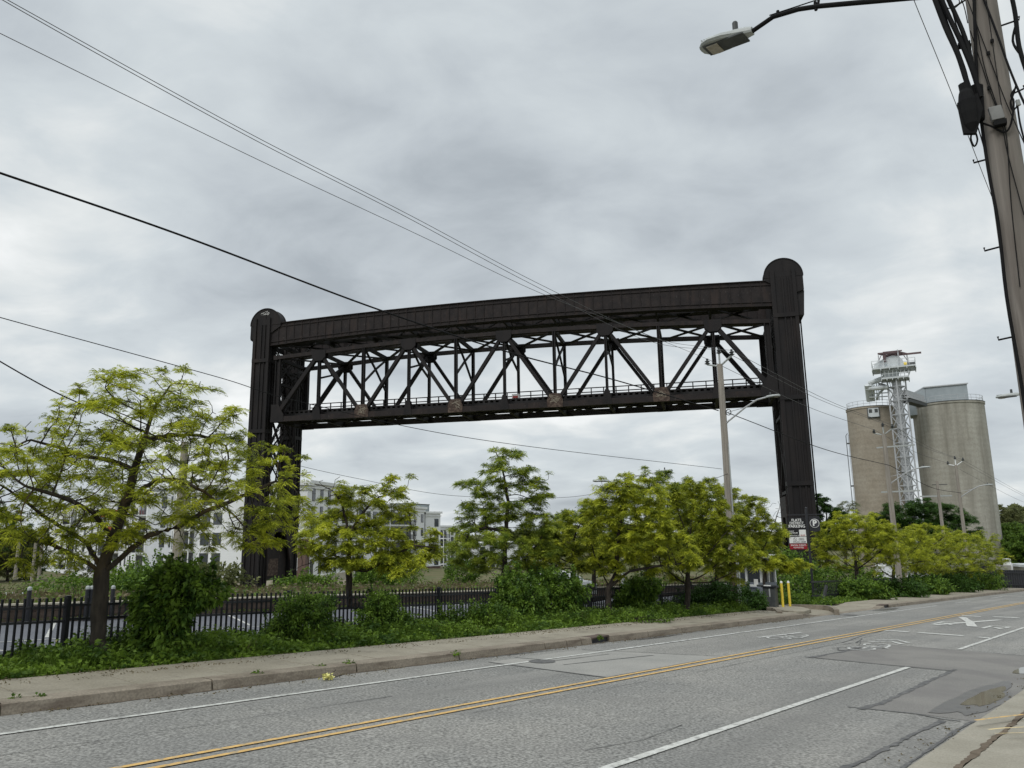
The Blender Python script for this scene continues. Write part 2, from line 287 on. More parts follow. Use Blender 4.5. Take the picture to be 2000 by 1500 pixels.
M['fgold']=foliage('yellow_green_leaves',(0.125,0.165,0.017),(0.60,0.64,0.052),0.40,3.0,(0.80,0.80,0.11))
M['fgreen']=foliage('fresh_green_leaves',(0.075,0.128,0.017),(0.38,0.45,0.048),0.38,2.6,(0.54,0.58,0.08))
M['fmix']=foliage('mid_green_leaves',(0.090,0.135,0.016),(0.50,0.54,0.048),0.38,2.6,(0.66,0.68,0.09))
M['fbush']=foliage('bush_leaves',(0.032,0.078,0.012),(0.185,0.295,0.038),0.32,3.0)
M['fdark']=foliage('dark_green_leaves',(0.03,0.075,0.012),(0.075,0.15,0.025),0.28,1.2)
M['fweed']=foliage('weed_leaves',(0.038,0.085,0.011),(0.185,0.29,0.034),0.33,2.2)
M['fpale']=foliage('pale_budding_leaves',(0.17,0.19,0.10),(0.26,0.28,0.15),0.3,0.8)
M['folive']=foliage('olive_leaves',(0.11,0.13,0.045),(0.21,0.225,0.09),0.3,0.4)
# ---------------------------------------------------------------- plants
LM=1.2
def unit(a): return a/(np.linalg.norm(a,axis=-1,keepdims=True)+1e-9)
def kites(P,D,Ln,W,sag=0.0,roll=None):
    """leaf-shaped quads at P along D"""
    P=np.asarray(P); D=unit(np.asarray(D)); n=len(P); Ln=np.broadcast_to(Ln,(n,)); W=np.broadcast_to(W,(n,))
    a=rng.normal(size=(n,3)) if roll is None else roll
    S=unit(np.cross(D,a)); 
    T=P+D*Ln[:,None]; T[:,2]-=sag*Ln; Mi=P+D*(Ln*0.45)[:,None]
    v=np.stack([P,Mi+S*(W/2)[:,None],T,Mi-S*(W/2)[:,None]],1)
    return v.reshape(-1,3)
def fronds(P,D,Ln,k,lw=(0.30,0.085)):
    """pinnate drooping leaves; k leaflets each"""
    n=len(P); D=unit(D); up=np.array([0,0,1.]); S=unit(np.cross(D,up)+rng.normal(size=(n,3))*0.25)
    out=[]
    for i in range(k):
        t=0.22+0.74*(i/(max(k-1,1)))
        q=P+D*(Ln*t)[:,None]; q[:,2]-=Ln*0.55*t*t
        sgn=1 if i%2 else -1
        if i==k-1: d=D.copy(); d[:,2]-=0.9
        else: d=D*0.75+S*sgn*0.85; d[:,2]-=0.35+0.3*t
        out.append(kites(q,d,Ln*lw[0]*(1.25-0.3*abs(t-.5)*2),Ln*lw[1]*1.2,0.15,roll=np.broadcast_to(up,(n,3))+rng.normal(size=(n,3))*0.35))
    return np.concatenate(out)
def leaf_obj(name,V4,mt,parent):
    n=len(V4)//4; return mesh_np(name,V4,np.arange(n*4).reshape(-1,4),mt,parent)
def grow(start_nodes,start_par,attr,step=0.18,infl=2.2,kill=0.34,iters=90,upb=0.08,jit=0.25):
    nodes=[np.array(p,float) for p in start_nodes]; par=list(start_par); A=attr.copy()
    arr=np.array(nodes); dm=np.linalg.norm(A[:,None]-arr[None],axis=2); near=dm.argmin(1); nd=dm.min(1)
    for it in range(iters):
        act=nd<infl
        if not act.any(): infl*=1.5; continue
        acc=np.zeros((len(nodes),3)); np.add.at(acc,near[act],unit(A[act]-arr[near[act]]))
        idx=np.unique(near[act]); d=unit(acc[idx]+rng.normal(size=(len(idx),3))*jit+np.array([0,0,upb])); new=arr[idx]+d*step
        ok=np.ones(len(new),bool)
        if len(nodes)>len(start_nodes):
            recent=arr[-600:]
            ok=np.linalg.norm(new[:,None]-recent[None],axis=2).min(1)>step*0.3
        new=new[ok]; idx=idx[ok]
        if len(new)==0: break
        b=len(nodes); nodes+=list(new); par+=[int(i) for i in idx]; arr=np.array(nodes)
        dn=np.linalg.norm(A[:,None]-new[None],axis=2); mi=dn.argmin(1); mv=dn.min(1); up=mv<nd
        near[up]=b+mi[up]; nd[up]=mv[up]
        keep=nd>kill; A=A[keep]; near=near[keep]; nd=nd[keep]
        if len(A)==0: break
    return arr,np.array(par)
def skel_mesh(arr,par,r0,tip=0.0058,p=2.25,n=6):
    N_=len(arr); rad=np.zeros(N_); ch=[[] for _ in range(N_)]; depth=np.zeros(N_,int)
    for i in range(N_-1,0,-1): ch[par[i]].append(i)
    for i in range(N_-1,-1,-1):
        if not ch[i]: rad[i]=tip
        else: rad[i]=sum(rad[c]**p for c in ch[i])**(1/p); depth[i]=1+max(depth[c] for c in ch[i])
    k=r0/rad[0]; rad=np.maximum(rad*(k if k<1 else 1+(k-1)*(rad/rad[0])**0.6),tip)
    d=np.zeros((N_,3)); 
    for i in range(1,N_): d[i]=arr[i]-arr[par[i]]
    d[0]=d[1]; d=unit(d); dd=d.copy()
    for i in range(N_):
        if ch[i]:
            c=max(ch[i],key=lambda j:rad[j]); dd[i]=unit(d[i]+d[c])
    main=[-1]*N_
    for i in range(N_):
        if ch[i]: main[i]=max(ch[i],key=lambda j:rad[j])
    E=np.arange(1,N_); Pn=par[1:]
    ismain=np.array([main[par[i]]==i for i in E])
    r_s=np.where(ismain,rad[Pn],np.minimum(rad[Pn]*0.8,rad[E]*1.35)); r_e=rad[E]
    ds=np.where(ismain[:,None],dd[Pn],d[E]); de=dd[E]
    def ring(c,dr,r):
        a=np.tile(np.array([0.31,0.17,0.93]),(len(c),1)); a[np.abs(dr@np.array([0.31,0.17,0.93]))>0.97]=[1,0,0]
        a=np.tile(np.array([0.9,0.35,0.05]),(len(c),1))
        bad=np.abs((dr*a).sum(1))>0.93; a[bad]=[0.05,0.2,0.97]
        x=unit(np.cross(dr,a)); y=np.cross(dr,x); th=np.arange(n)*2*np.pi/n
        return c[:,None]+r[:,None,None]*(x[:,None]*np.cos(th)[None,:,None]+y[:,None]*np.sin(th)[None,:,None])
    A=ring(arr[Pn],ds,r_s); B=ring(arr[E],de,r_e); V_=np.concatenate([A,B],1).reshape(-1,3)
    base=(np.arange(len(E))*2*n)[:,None,None]; k=np.arange(n); q=np.stack([k,(k+1)%n,n+(k+1)%n,n+k],1)[None]
    return V_,(base+q).reshape(-1,4),rad,depth
def subdiv(pts,step,start,par0):
    """polyline (world points) -> chain nodes; returns nodes,parents"""
    out=[];pa=[];last=par0;idx=start
    for a,b in zip(pts[:-1],pts[1:]):
        a=np.asarray(a,float); b=np.asarray(b,float); k=max(1,int(np.linalg.norm(b-a)/step))
        for i in range(1,k+1): out.append(a+(b-a)*i/k+rng.normal(size=3)*0.008); pa.append(last); last=idx; idx+=1
    return out,pa
GR=1.04
def tree(name,label,cat,base,trunk,blobs,natt,mt,nleaf,flen=0.17,klf=9,r0=0.11,limbs=(),group=None,step=0.18,kill=0.34,bark='bark',bare=None,seed=1,dropfrac=0.12,tier=0.0,lw=(0.29,0.09),perp=1.0,n=6):
    """base: world point; trunk/limbs: pixel polylines at the trunk's distance (third value = metres behind it); blobs: (px,py,rx,ry[,dz]) crown lobes in pixels"""
    global rng
    rng=np.random.default_rng(seed)
    base=np.asarray(base,float); D=np.hypot(base[0],base[1]); c=ray(1000,1000); 
    dirh=base[:2]/D
    def W(px,py,dp=0.0):
        r=ray(px,py); t=D/(r[0]*dirh[0]+r[1]*dirh[1]); P=r*t; return P*(1+dp/D)
    mpp=np.linalg.norm(W(1000,1000)-W(1010,1000))/10
    tr=[base]+[W(*q) for q in trunk]
    nodes=[base];par=[0]
    o,p_=subdiv(tr,step,1,0); nodes+=o; par+=p_
    top=len(nodes)-1
    for lb in limbs:
        lw_=[W(*q) for q in lb]; d=[np.linalg.norm(np.array(nodes)-lw_[0],axis=1)]; j=int(d[0].argmin())
        o,p_=subdiv([nodes[j]]+lw_[1:],step,len(nodes),j); nodes+=o; par+=p_
    att=[]; vol=np.array([b[2]*b[3] for b in blobs],float)*np.array([b[5] if len(b)>5 else 1 for b in blobs]); vol/=vol.sum()
    right=np.array([dirh[1],-dirh[0],0])
    for b,vv in zip(blobs,vol):
        k=int(natt*vv)+2; q=unit(rng.normal(size=(k,3)))*(rng.random((k,1))**0.42)
        cW=W(b[0],b[1],b[4] if len(b)>4 else 0)
        rx=b[2]*mpp*GR; rz=b[3]*mpp*GR; rd=min(rx,rz*1.7)*perp
        P=cW+right*(q[:,:1]*rx)+np.array([dirh[0],dirh[1],0])*(q[:,1:2]*rd)+np.array([0,0,1.])*(q[:,2:]*rz)
        if tier: P[:,2]=P[:,2]*0.6+0.4*(np.round(P[:,2]/tier)*tier+rng.normal(size=k)*0.10)
        att.append(P)
    att=np.concatenate(att)
    arr,par=grow(nodes,par,att,step=step,kill=kill,iters=100)
    V_,Q,rad,depth=skel_mesh(arr,par,r0,n=n)
    rt=root(name,label,cat,base,group)
    mesh_np('trunk',V_,Q,M[bark],rt,smooth=True)
    # fine side twigs + leaves on the young wood
    dist=np.linalg.norm(arr-base,axis=1)
    cand=np.where((depth<=5)&(np.arange(len(arr))>len(nodes)))[0]
    if bare is not None:
        bp=np.array([W(b[0],b[1]) for b in bare]); br=np.array([b[2]*mpp for b in bare])
        off=arr[cand][:,None]-bp[None]; off-= (off@np.array([dirh[0],dirh[1],0]))[...,None]*np.array([dirh[0],dirh[1],0])
        cand=cand[~(np.linalg.norm(off,axis=2)<br[None]).any(1)]
    drop=rng.random(len(cand))>dropfrac; cand=cand[drop]
    nleaf=int(nleaf*LM); nc=nleaf//9; sel=rng.choice(cand,nc); dr=unit(arr[sel]-arr[par[sel]])
    c=arr[sel]+rng.normal(size=(nc,3))*step*0.18; cl=0.7+0.55*rng.random(nc)
    az=rng.random((nc,1))*6.28+np.arange(9)[None]*0.698+rng.normal(size=(nc,9))*.25; el=rng.uniform(.05,1.1,size=(nc,9))
    D_=np.stack([np.cos(az)*np.cos(el),np.sin(az)*np.cos(el),np.sin(el)],2)+dr[:,None]*0.35
    D_=unit(D_.reshape(-1,3)); P=np.repeat(c,9,0)+D_*0.02; ln=flen*1.18*np.repeat(cl,9)*(0.75+0.4*rng.random(nc*9))
    leaf_obj('crown',fronds(P,D_,ln,klf,lw),M[mt],rt)
    return rt
def bush(name,label,base,lobes,n,mt,leaf=0.09,group=None,cat='bush',seed=3,org=None,wratio=0.55,nst=14):
    """lobes: (dx_right,dy_away,z,rx,ry,rz) about the base"""
    global rng; rng=np.random.default_rng(seed)
    base=np.asarray(base,float); D=np.hypot(base[0],base[1]); fw=np.array([base[0]/D,base[1]/D,0]); rt_=np.array([fw[1],-fw[0],0]); Zz=np.array([0,0,1.])
    r=root(name,label,cat,base,group)
    vol=np.array([l[3]*l[5]+0.3*l[3]*l[4] for l in lobes]); vol/=vol.sum(); A=[];Dd=[]; mb=MB()
    n=int(n*1.5)
    for l,vv in zip(lobes,vol):
        k=int(n*vv); q=unit(rng.normal(size=(k,3))); 
        lump=1+0.22*np.sin(q@rng.normal(size=3)*5+1)+0.16*np.sin(q@rng.normal(size=3)*9)
        rr=(0.62+0.38*rng.random((k,1))**0.6)*lump[:,None]
        c=base+rt_*l[0]+fw*l[1]+Zz*l[2]
        P=c+rt_*(q[:,:1]*rr*l[3])+fw*(q[:,1:2]*rr*l[4])+Zz*(q[:,2:]*rr*l[5]); P[:,2]=np.maximum(P[:,2],base[2]+0.02)
        A.append(P); d=q*0.8+rng.normal(size=(k,3))*0.55; d[:,2]-=0.15; Dd.append(d)
        for i in range(max(3,int(nst*vv))):
            t=unit(rng.normal(size=3)); t[2]=abs(t[2]); e_=c+rt_*t[0]*l[3]*0.8+fw*t[1]*l[4]*0.8+Zz*t[2]*l[5]*0.85
            kk=1 if cat!='weed' else .15; b0=base+rt_*l[0]*0.5+rng.normal(size=3)*[0.06*kk,0.06*kk,0]; mid=(b0+e_)/2+rng.normal(size=3)*0.08*kk
            mb.tube([b0,mid,e_],[0.02,0.013,0.005] if cat!='weed' else [.003,.002,.001],5)
    for l in (lobes if cat!='weed' else []):
        c=base+rt_*l[0]+fw*l[1]+Zz*l[2]
        for i in range(9):
            q=unit(rng.normal(size=3)); q[2]=abs(q[2])*.8+.1; q=unit(q); e0=c+rt_*q[0]*l[3]*.8+fw*q[1]*l[4]*.8+Zz*q[2]*l[5]*.8; d=unit(q*.6+rng.normal(size=3)*.3+Zz*.7); L0=(.25+.35*rng.random())*min(l[3],l[5]*1.3)+.08
            t=rng.random(34)[:,None]; A.append(e0+d*L0*1.3*t+rng.normal(size=(34,3))*leaf*.35); Dd.append(rng.normal(size=(34,3))*.8+d); mb.tube([e0-d*L0*.3,e0+d*L0*1.3],[.006,.003],4)
    P=np.concatenate(A); Dd=np.concatenate(Dd); k=len(P)
    ln=leaf*(0.6+0.8*rng.random(k)); roll=np.array([0,0,1.])+rng.normal(size=(k,3))*0.6
    leaf_obj('foliage',kites(P,Dd,ln,ln*wratio,0.25,roll),M[mt],r)
    mb.build('stems',M['bark'],r)
    return r
# ================================================================ SETTING
def struct(o): o['kind']='structure'; return o
def sheet(name,us,vs,h,mt,zf=None):
    us=np.asarray(us,float); vs=np.asarray(vs,float); P=[]
    for u in us:
        for v in vs: 
            z=(zf(u,v) if zf else zroad(u))+h; P.append(U*u+V*v+np.array([0,0,z]))
    nv=len(vs); q=[(i*nv+j,(i+1)*nv+j,(i+1)*nv+j+1,i*nv+j+1) for i in range(len(us)-1) for j in range(nv-1)]
    return struct(mesh_np(name,np.array(P),q,mt))
def gz(u,v):
    if v<26.35: return zroad(u)-0.06
    if v<27: return float(zfield(u,27.0))
    return float(zfield(u,v))
us=list(range(-80,60,4))+list(range(60,170,6))+[165.001]+list(range(180,400,20))+[450,520,600,750,1000,1400,2000]
us=[-1500,-600,-200]+us
vs=[-1500,-800,-400,-200,-100,-50,-20,-5,2,14,20,26.3,26.4]+list(np.arange(28,120,4))+[130,150,180,220,280,360,500,800,1500]
def gzz(u,v):
    z=gz(u,v)
    if v>26.35:
        z+=0.12*math.sin(u*0.31+v*0.17)+0.1*math.sin(v*0.41-u*0.11+1)
        if v>120: z=min(z,float(zroad(u)))
    return z
ground=sheet('ground',us,vs,0,M['ground'],gzz); 
sheet('road',list(range(-80,170,5))+[166,200,300],[2.62,5,8.2,11,12.02],0,M['asphalt'])
struct(bpy.data.objects['road'])
# verge soil
sheet('verge_soil',list(range(-40,32,3))+[31.5],[14.0,14.5,15.5,17.0],0.09,M['soil'])
sheet('verge_soil',[40.3,45,60,80,110],[14.0,14.5,15.5,17.0],0.09,M['soil'])
sheet('parking_lot',range(-40,110,4),[16.9,20,26.2],0.01,M['lot'])
# sidewalk slabs and kerb with joints
def hk(u):
    a=sst((u-31.0)/1.6); b=sst((u-40.0)/1.4); return 0.155-0.14*(a-b)
def slab(mb,u0,u1,v0,v1,h0,h1,mi=0,depth=0.25,hb=None):
    c=[]
    for dz in (-depth,0):
        for (u,v,h) in ((u0,v0,h0),(u1,v0,h1),(u1,v1,(hb[1] if hb else h1)),(u0,v1,(hb[0] if hb else h0))):
            c.append(G(u,v,h if dz==0 else -depth))
    mb.hexa(c,mi)
mb=MB(); u=-40.3
while u<84:
    l=1.52; slab(mb,u+.011,u+l-.011,12.315,14.02,hk(u)+rng.normal()*.003,hk(u+l)+rng.normal()*.003,hb=(hk(u)*.9+.02,hk(u+l)*.9+.02)); u+=l
struct(mb.build('sidewalk',M['conc'],bevel=0.008))
mb=MB(); ks=[-40,-34,-28,-22,-16,-10,-4,0.6,3.4,6.3,9.1,11.75,14.6,15.45,16.05,16.5]
u=17.3; 
while u<40.4: ks.append(u); u+=1.9
dr=[(16.5,17.3),(40.9,41.7)]
ks2=sorted(set(ks+[40.9])); seg=[(a,b) for a,b in zip(ks2[:-1],ks2[1:]) if not (abs(a-16.5)<.01)]
seg+= [(41.7+i*3,41.7+i*3+3) for i in range(14)]
for a,b in seg:
    k=max(1,int((b-a)/1.0))
    for i in range(k):
        a_=a+(b-a)*i/k; b_=a+(b-a)*(i+1)/k
        g0=.016 if i==0 else 0; g1=.016 if i==k-1 else 0
        # sloped kerb face
        u0,u1=a_+g0,b_-g1; h0,h1=hk(u0),hk(u1); c=[]
        j=0.0
        c=[G(u0,11.93,-.2),G(u1,11.93,-.2),G(u1,12.30,-.2),G(u0,12.30,-.2)]
        t=[G(u0,11.93,h0*.04),G(u1,11.93,h1*.04),G(u1,12.30,h1),G(u0,12.30,h0)]
        t2=[G(u0,11.955,h0*.9),G(u1,11.955,h1*.9)]; t3=[G(u0,11.985,h0),G(u1,11.985,h1)]
        mb.add([c[0],c[1],c[2],c[3],t[0],t[1],t2[1],t2[0],t3[1],t3[0],t[2],t[3]],
               [(0,1,5,4),(4,5,6,7),(7,6,8,9),(9,8,10,11),(0,3,11,9,7,4),(1,5,6,8,10,2),(3,2,10,11)])
struct(mb.build('kerb',M['kerb']))
for i,(a,b) in enumerate(dr):
    r=root('storm_drain',['rusty steel kerb inlet of the storm drain near the road centre of the photo','far storm drain inlet in the kerb past the driveway'][i],'storm drain',G(a,12.1,0),'kerb inlets')
    m_=MB(); m_.obox(G(a,11.97,.095),U*(b-a),V*.36,(0,0,.035)); m_.build('cover_plate',M['ties'],r)
    m_=MB(); m_.obox(G(a+.02,12.02,-.12),U*(b-a-.04),V*.3,(0,0,.21)); m_.build('opening',M['black'],r)  # solid black box in place of the shade inside the inlet
# driveway apron & drive
def quad_sheet(name,poly,h,mt,s=True):
    P=[G(a,b,h) for a,b in poly]; me=bpy.data.meshes.new(name); me.from_pydata([tuple(p) for p in P],[],[tuple(range(len(P)))])
    o=link(name,me,mt); return struct(o) if s else o
sheet('driveway',[31.6,34,36,38,40.4],[14.0,15,16,17.0],0.035,M['lot'])
# near kerb, gutter and sidewalk
mb=MB()
def nk(u): return 2.47+0.0*u
u=-12
while u<60:
    slab(mb,u+.008,u+1.8-.008,2.22,2.62,0.035,0.035,depth=.1,hb=(0.02,0.02)); u+=1.8
struct(mb.build('near_kerb',M['concN'],bevel=0.01))
mb=MB(); u=-12.9
while u<60:
    slab(mb,u+.006,u+1.8-.006,-3.2,2.17,0.11,0.11,depth=.2,hb=(0.04,0.04)); u+=1.8
struct(mb.build('near_sidewalk',M['concN'],bevel=0.006))
def strip(pts,w_,h,mb,jag=0.0,mi=0,sub=0.25,step=None):
    P=[]; 
    pts=[np.array(p,float) for p in pts]; q=[pts[0]]
    for a,b in zip(pts[:-1],pts[1:]):
        k=max(1,int(np.linalg.norm(b-a)/sub)); q+=[a+(b-a)*i/k for i in range(1,k+1)]
    for i,p in enumerate(q):
        d=q[min(i+1,len(q)-1)]-q[max(i-1,0)]; d/=np.linalg.norm(d); nrm=np.array([-d[1],d[0]])
        ja=0.6*(ja if i else 0)+0.55*jag*rng.normal(); jb=0.6*(jb if i else 0)+0.55*jag*rng.normal(); wa=w_/2*(1+ja); wb=w_/2*(1+jb)
        for sg,ww in ((1,wa),(-1,wb)): a=p+nrm*sg*max(ww,w_*.12); P.append(G(a[0],a[1],h))
    mb.add(P,[(2*i,2*i+1,2*i+3,2*i+2) for i in range(len(q)-1)],mi)
# patches
def poly_px(pts): return [gp(*p) for p in pts]
quad_sheet('asphalt_patch',[(18.05,7.0),(22.5,6.7),(22.5,2.6),(12.55,2.63),gp(1790,1394),gp(1690,1384),gp(1750,1362),gp(1805,1335),gp(1862,1310)],0.004,M['patch'])
quad_sheet('light_road_patch',[(11.95,11.3),(15.2,11.35),(16.6,8.35),(12.05,8.45)],0.004,M['patch_light'])
mb=MB(); h=.009
strip([(18.05,7.1),(18.05,4.05)],.06,h,mb,.4); strip([gp(1866,1308),gp(1805,1335),gp(1750,1362),gp(1718,1376),gp(1680,1386)],.085,h,mb,.55,sub=.08); strip([gp(1655,1381),gp(1790,1395),gp(1840,1405),gp(1875,1409)],.045,h,mb,.4,sub=.1)
strip([(22.5,7.0),(22.5,2.7)],.05,h,mb,.4); strip([(18.0,6.95),(20,6.85),(21.4,6.9)],.1,h,mb,.6,sub=.15)
strip([(20,7.0),(21.5,6.5),(22.2,6.7)],.09,h,mb,.8,sub=.15)
strip([(3.5,3.2),(6,3.22),(8,3.12),(9.4,3.08),(12.3,2.98)],.065,h,mb,.7,sub=.08)
strip([(4,2.67),(8,2.66),(12.4,2.68),(12.6,2.64)],.05,h,mb,.5,sub=.15)
strip([(11.95,11.3),(12.05,8.45)],.05,h,mb,.5); strip([(12.1,8.4),(14.5,8.42),(17.2,8.33),(19.5,8.45)],.06,h,mb,.5)
strip([(15.2,11.3),(16.65,8.5)],.035,h,mb,.5); strip([(12.8,10.0),(15.6,9.6)],.045,h,mb,.6); strip([(12.9,11.4),(13.2,10.5),(15,10.4)],.03,h,mb,.6)
strip([(8,7.85),(14,7.6),(20,7.6),(26,7.7)],.012,h,mb,.8); strip([(7.4,5.5),(8.3,5.3),(9.4,5.4)],.012,h,mb,.6)
strip([(2,9.7),(8,9.6)],.012,h,mb,.8); strip([(17,11.7),(24,11.8)],.02,h,mb,.8)
strip([(11.7,11.85),(15.5,11.7)],.03,h,mb,.8); strip([(22,7.6),(24.5,7.9),(27,8.0)],.03,h,mb,.9)
for k in range(7):
    a=20+rng.random()*2.5; b=6.9+rng.random()*.9; strip([(a,b),(a+.5+rng.random(),b+rng.normal()*.2)],.02,h+.001+k*.0006,mb,.8,sub=.1)
struct(mb.build('tar_seams',M['tar']))
mb=MB(); strip([(3.2,2.19),(6,2.195),(9,2.19),(13,2.2),(20,2.2)],.07,.047,mb,.55,sub=.07)
struct(mb.build('near_kerb_joint_dirt',M['soil']))
mb=MB(); strip([(4,11.9),(30,11.9)],.05,.006,mb,.9,sub=.1); strip([(-5,14.0),(31,14.0)],.22,.142,mb,.8,sub=.15); struct(mb.build('gutter_dirt',M['soil']))
# puddles
def blob(c,ru,rv,n=26,jag=.12,h=.006,pts=None):
    P=[]
    for k in range(n):
        a=2*math.pi*k/n; rr=1+jag*math.sin(3*a+1)+jag*.6*math.sin(5*a+2)+jag*.3*math.sin(11*a)
        P.append((c[0]+ru*math.cos(a)*rr,c[1]+rv*math.sin(a)*rr))
    return P
quad_sheet('wet_patch',blob((14.8,2.99),2.1,.34,jag=.16),0.011,M['wet'])
quad_sheet('puddle',blob((15.0,2.93),1.25,.19,jag=.14),0.014,M['water'])
quad_sheet('puddle',blob((19.5,2.95),.9,.26,jag=.12),0.011,M['water'])
quad_sheet('wet_patch',blob((39.9,11.55),1.6,.28),0.006,M['wet']); quad_sheet('wet_patch',blob((19.3,11.72),1.2,.12),0.006,M['wet'])
for c,rr in (((12.85,10.6),.3),((34.0,11.3),.3)):
    quad_sheet('manhole_cover',blob(c,rr,rr*.9,jag=.01),0.013,M['tar'])
# markings
mb=MB()
hm=0.012
strip([(-30,8.34),(18,8.34),(60,8.32),(150,8.2)],.085,hm,mb,.05,sub=1.5); strip([(-30,8.09),(18,8.09),(60,8.09),(150,7.98)],.085,hm,mb,.05,sub=1.5)
struct(mb.build('yellow_centre_lines',M['ypaint']))
mb=MB()
strip([(-20,10.74),(15.5,10.76)],.10,hm,mb,.05,sub=2); 
strip([(-6,4.87),(17.95,4.9)],.11,hm,mb,.05,sub=2); strip([(22.75,4.95),(60,5.1)],.11,hm,mb,.05,sub=2)
strip([(27.2,8.0),(27.25,7.3)],.3,hm,mb,.1,sub=.3); strip([(27.25,7.05),(27.2,5.75)],.34,hm,mb,.08,sub=.3); strip([(27.1,5.35),(27.0,4.95)],.28,hm,mb,.1,sub=.3)
strip([(37.9,8.0),(38.0,7.3)],.4,hm,mb,.1,sub=.3); strip([(38.3,6.9),(38.7,6.05)],.45,hm,mb,.1,sub=.3)
# crossing X
xa=gp(1864,1220),gp(1968,1218); xb=gp(1876,1208),gp(1950,1228)
strip([(31.2,7.5),(33.9,6.9),(36.4,6.35)],.26,hm,mb,.1,sub=.4)
strip([(36.8,7.75),(33.9,6.9),(31.5,6.35)],.3,hm+.003,mb,.1,sub=.4)
def Rm(u0,v0,hh=1.6,ww=.6):      # letter R, elongated along the road
    strip([(u0,v0),(u0+hh,v0)],.13,hm,mb,.08,sub=.4)
    strip([(u0+hh,v0),(u0+hh-.15,v0-ww*.9),(u0+hh*.5,v0-ww*.9),(u0+hh*.48,v0-.06)],.13,hm+.002,mb,.08,sub=.15)
    strip([(u0+hh*.5,v0-ww*.35),(u0,v0-ww)],.14,hm+.004,mb,.08,sub=.3)
Rm(31.7,8.0-.35); Rm(31.0,5.95)
struct(mb.build('white_road_markings',M['wpaint']))
mb=MB(); strip([(15.5,10.76),(46,10.8)],.10,hm,mb,.1,sub=2); strip([(50,10.8),(54,10.8)],.1,hm,mb,.1); strip([(60,10.8),(64,10.8)],.1,hm,mb,.1); strip([(24,4.95),(24.01,4.9)],.1,hm,mb)

def bike(u0,v0,ch=True):
    for du in (0,1.25):
        ring=[(u0+du+.42*math.cos(a),v0+.30*math.sin(a)) for a in np.linspace(0,2*math.pi,15)]; strip(ring,.07,hm,mb,.1,sub=.3)
    strip([(u0,v0),(u0+.55,v0-.38),(u0+1.1,v0-.36),(u0+1.25,v0)],.07,hm+.002,mb,.1,sub=.4); strip([(u0,v0),(u0+.6,v0),(u0+1.1,v0-.36)],.07,hm+.004,mb,.1); strip([(u0+.6,v0),(u0+.5,v0-.5)],.07,hm+.006,mb)
    if ch:
        for k in (0,.55):
            strip([(u0+2.0+k,v0+.42),(u0+2.6+k,v0),(u0+2.0+k,v0-.42)],.13,hm+k*.004,mb,.1,sub=.3)
bike(20.9,6.75); 
struct(mb.build('faded_road_markings',M['wsym']))
mb=MB(); bike(21.9,9.3,False); strip([(21.5,9.75),(24.2,9.55)],.12,hm,mb,.2); struct(mb.build('bicycle_lane_symbol',M['wsym']))
mb=MB(); strip([gp(1906,1417,.045),gp(1950,1409,.06),gp(2000,1400,.08)],.05,.112,mb,.15,sub=.1); 
struct(mb.build('yellow_sidewalk_line',M['ypaint']))
mb=MB(); strip([gp(1932,1444),gp(1960,1441),gp(2010,1438)],.03,.115,mb,.4,sub=.1); strip([gp(1945,1452),gp(2010,1450)],.022,.115,mb,.4,sub=.1)
struct(mb.build('yellow_spray_marks',M['yfaint']))
# parking stall lines
mb=MB()
for u0 in np.arange(-4,34,2.75): strip([(u0,21.6),(u0+1.6,26.0)],.1,.016,mb,.05,sub=1)
for u0 in np.arange(-6,34,2.75): strip([(u0+1.2,17.3),(u0,20.6)],.1,.016,mb,.05,sub=1)
strip([(-8,21.1),(34,21.1)],.08,.02,mb,.05,sub=2)
struct(mb.build('parking_stall_lines',M['wpaint']))
# timber retaining wall at the back of the lot
r=root('retaining_wall','low dark timber retaining wall behind the parking lot, foot of the weedy field','wall',G(0,26.2))
mb=MB()
for i,u in enumerate(np.arange(-20,60,2.6)):
    for k in range(3): mb.obox(G(u+.01+(k%2)*.0,26.15+rng.random()*.03,k*.17),U*2.58-np.array([0,0,TS*2.58]),V*.26,(0,0,.163))
mb.build('timber_courses',M['ties'],r)
mb=MB(); mb.obox(G(-20,26.1,.515),U*80-np.array([0,0,TS*80]),V*.34,(0,0,.05)); mb.build('coping',M['tan'],r)
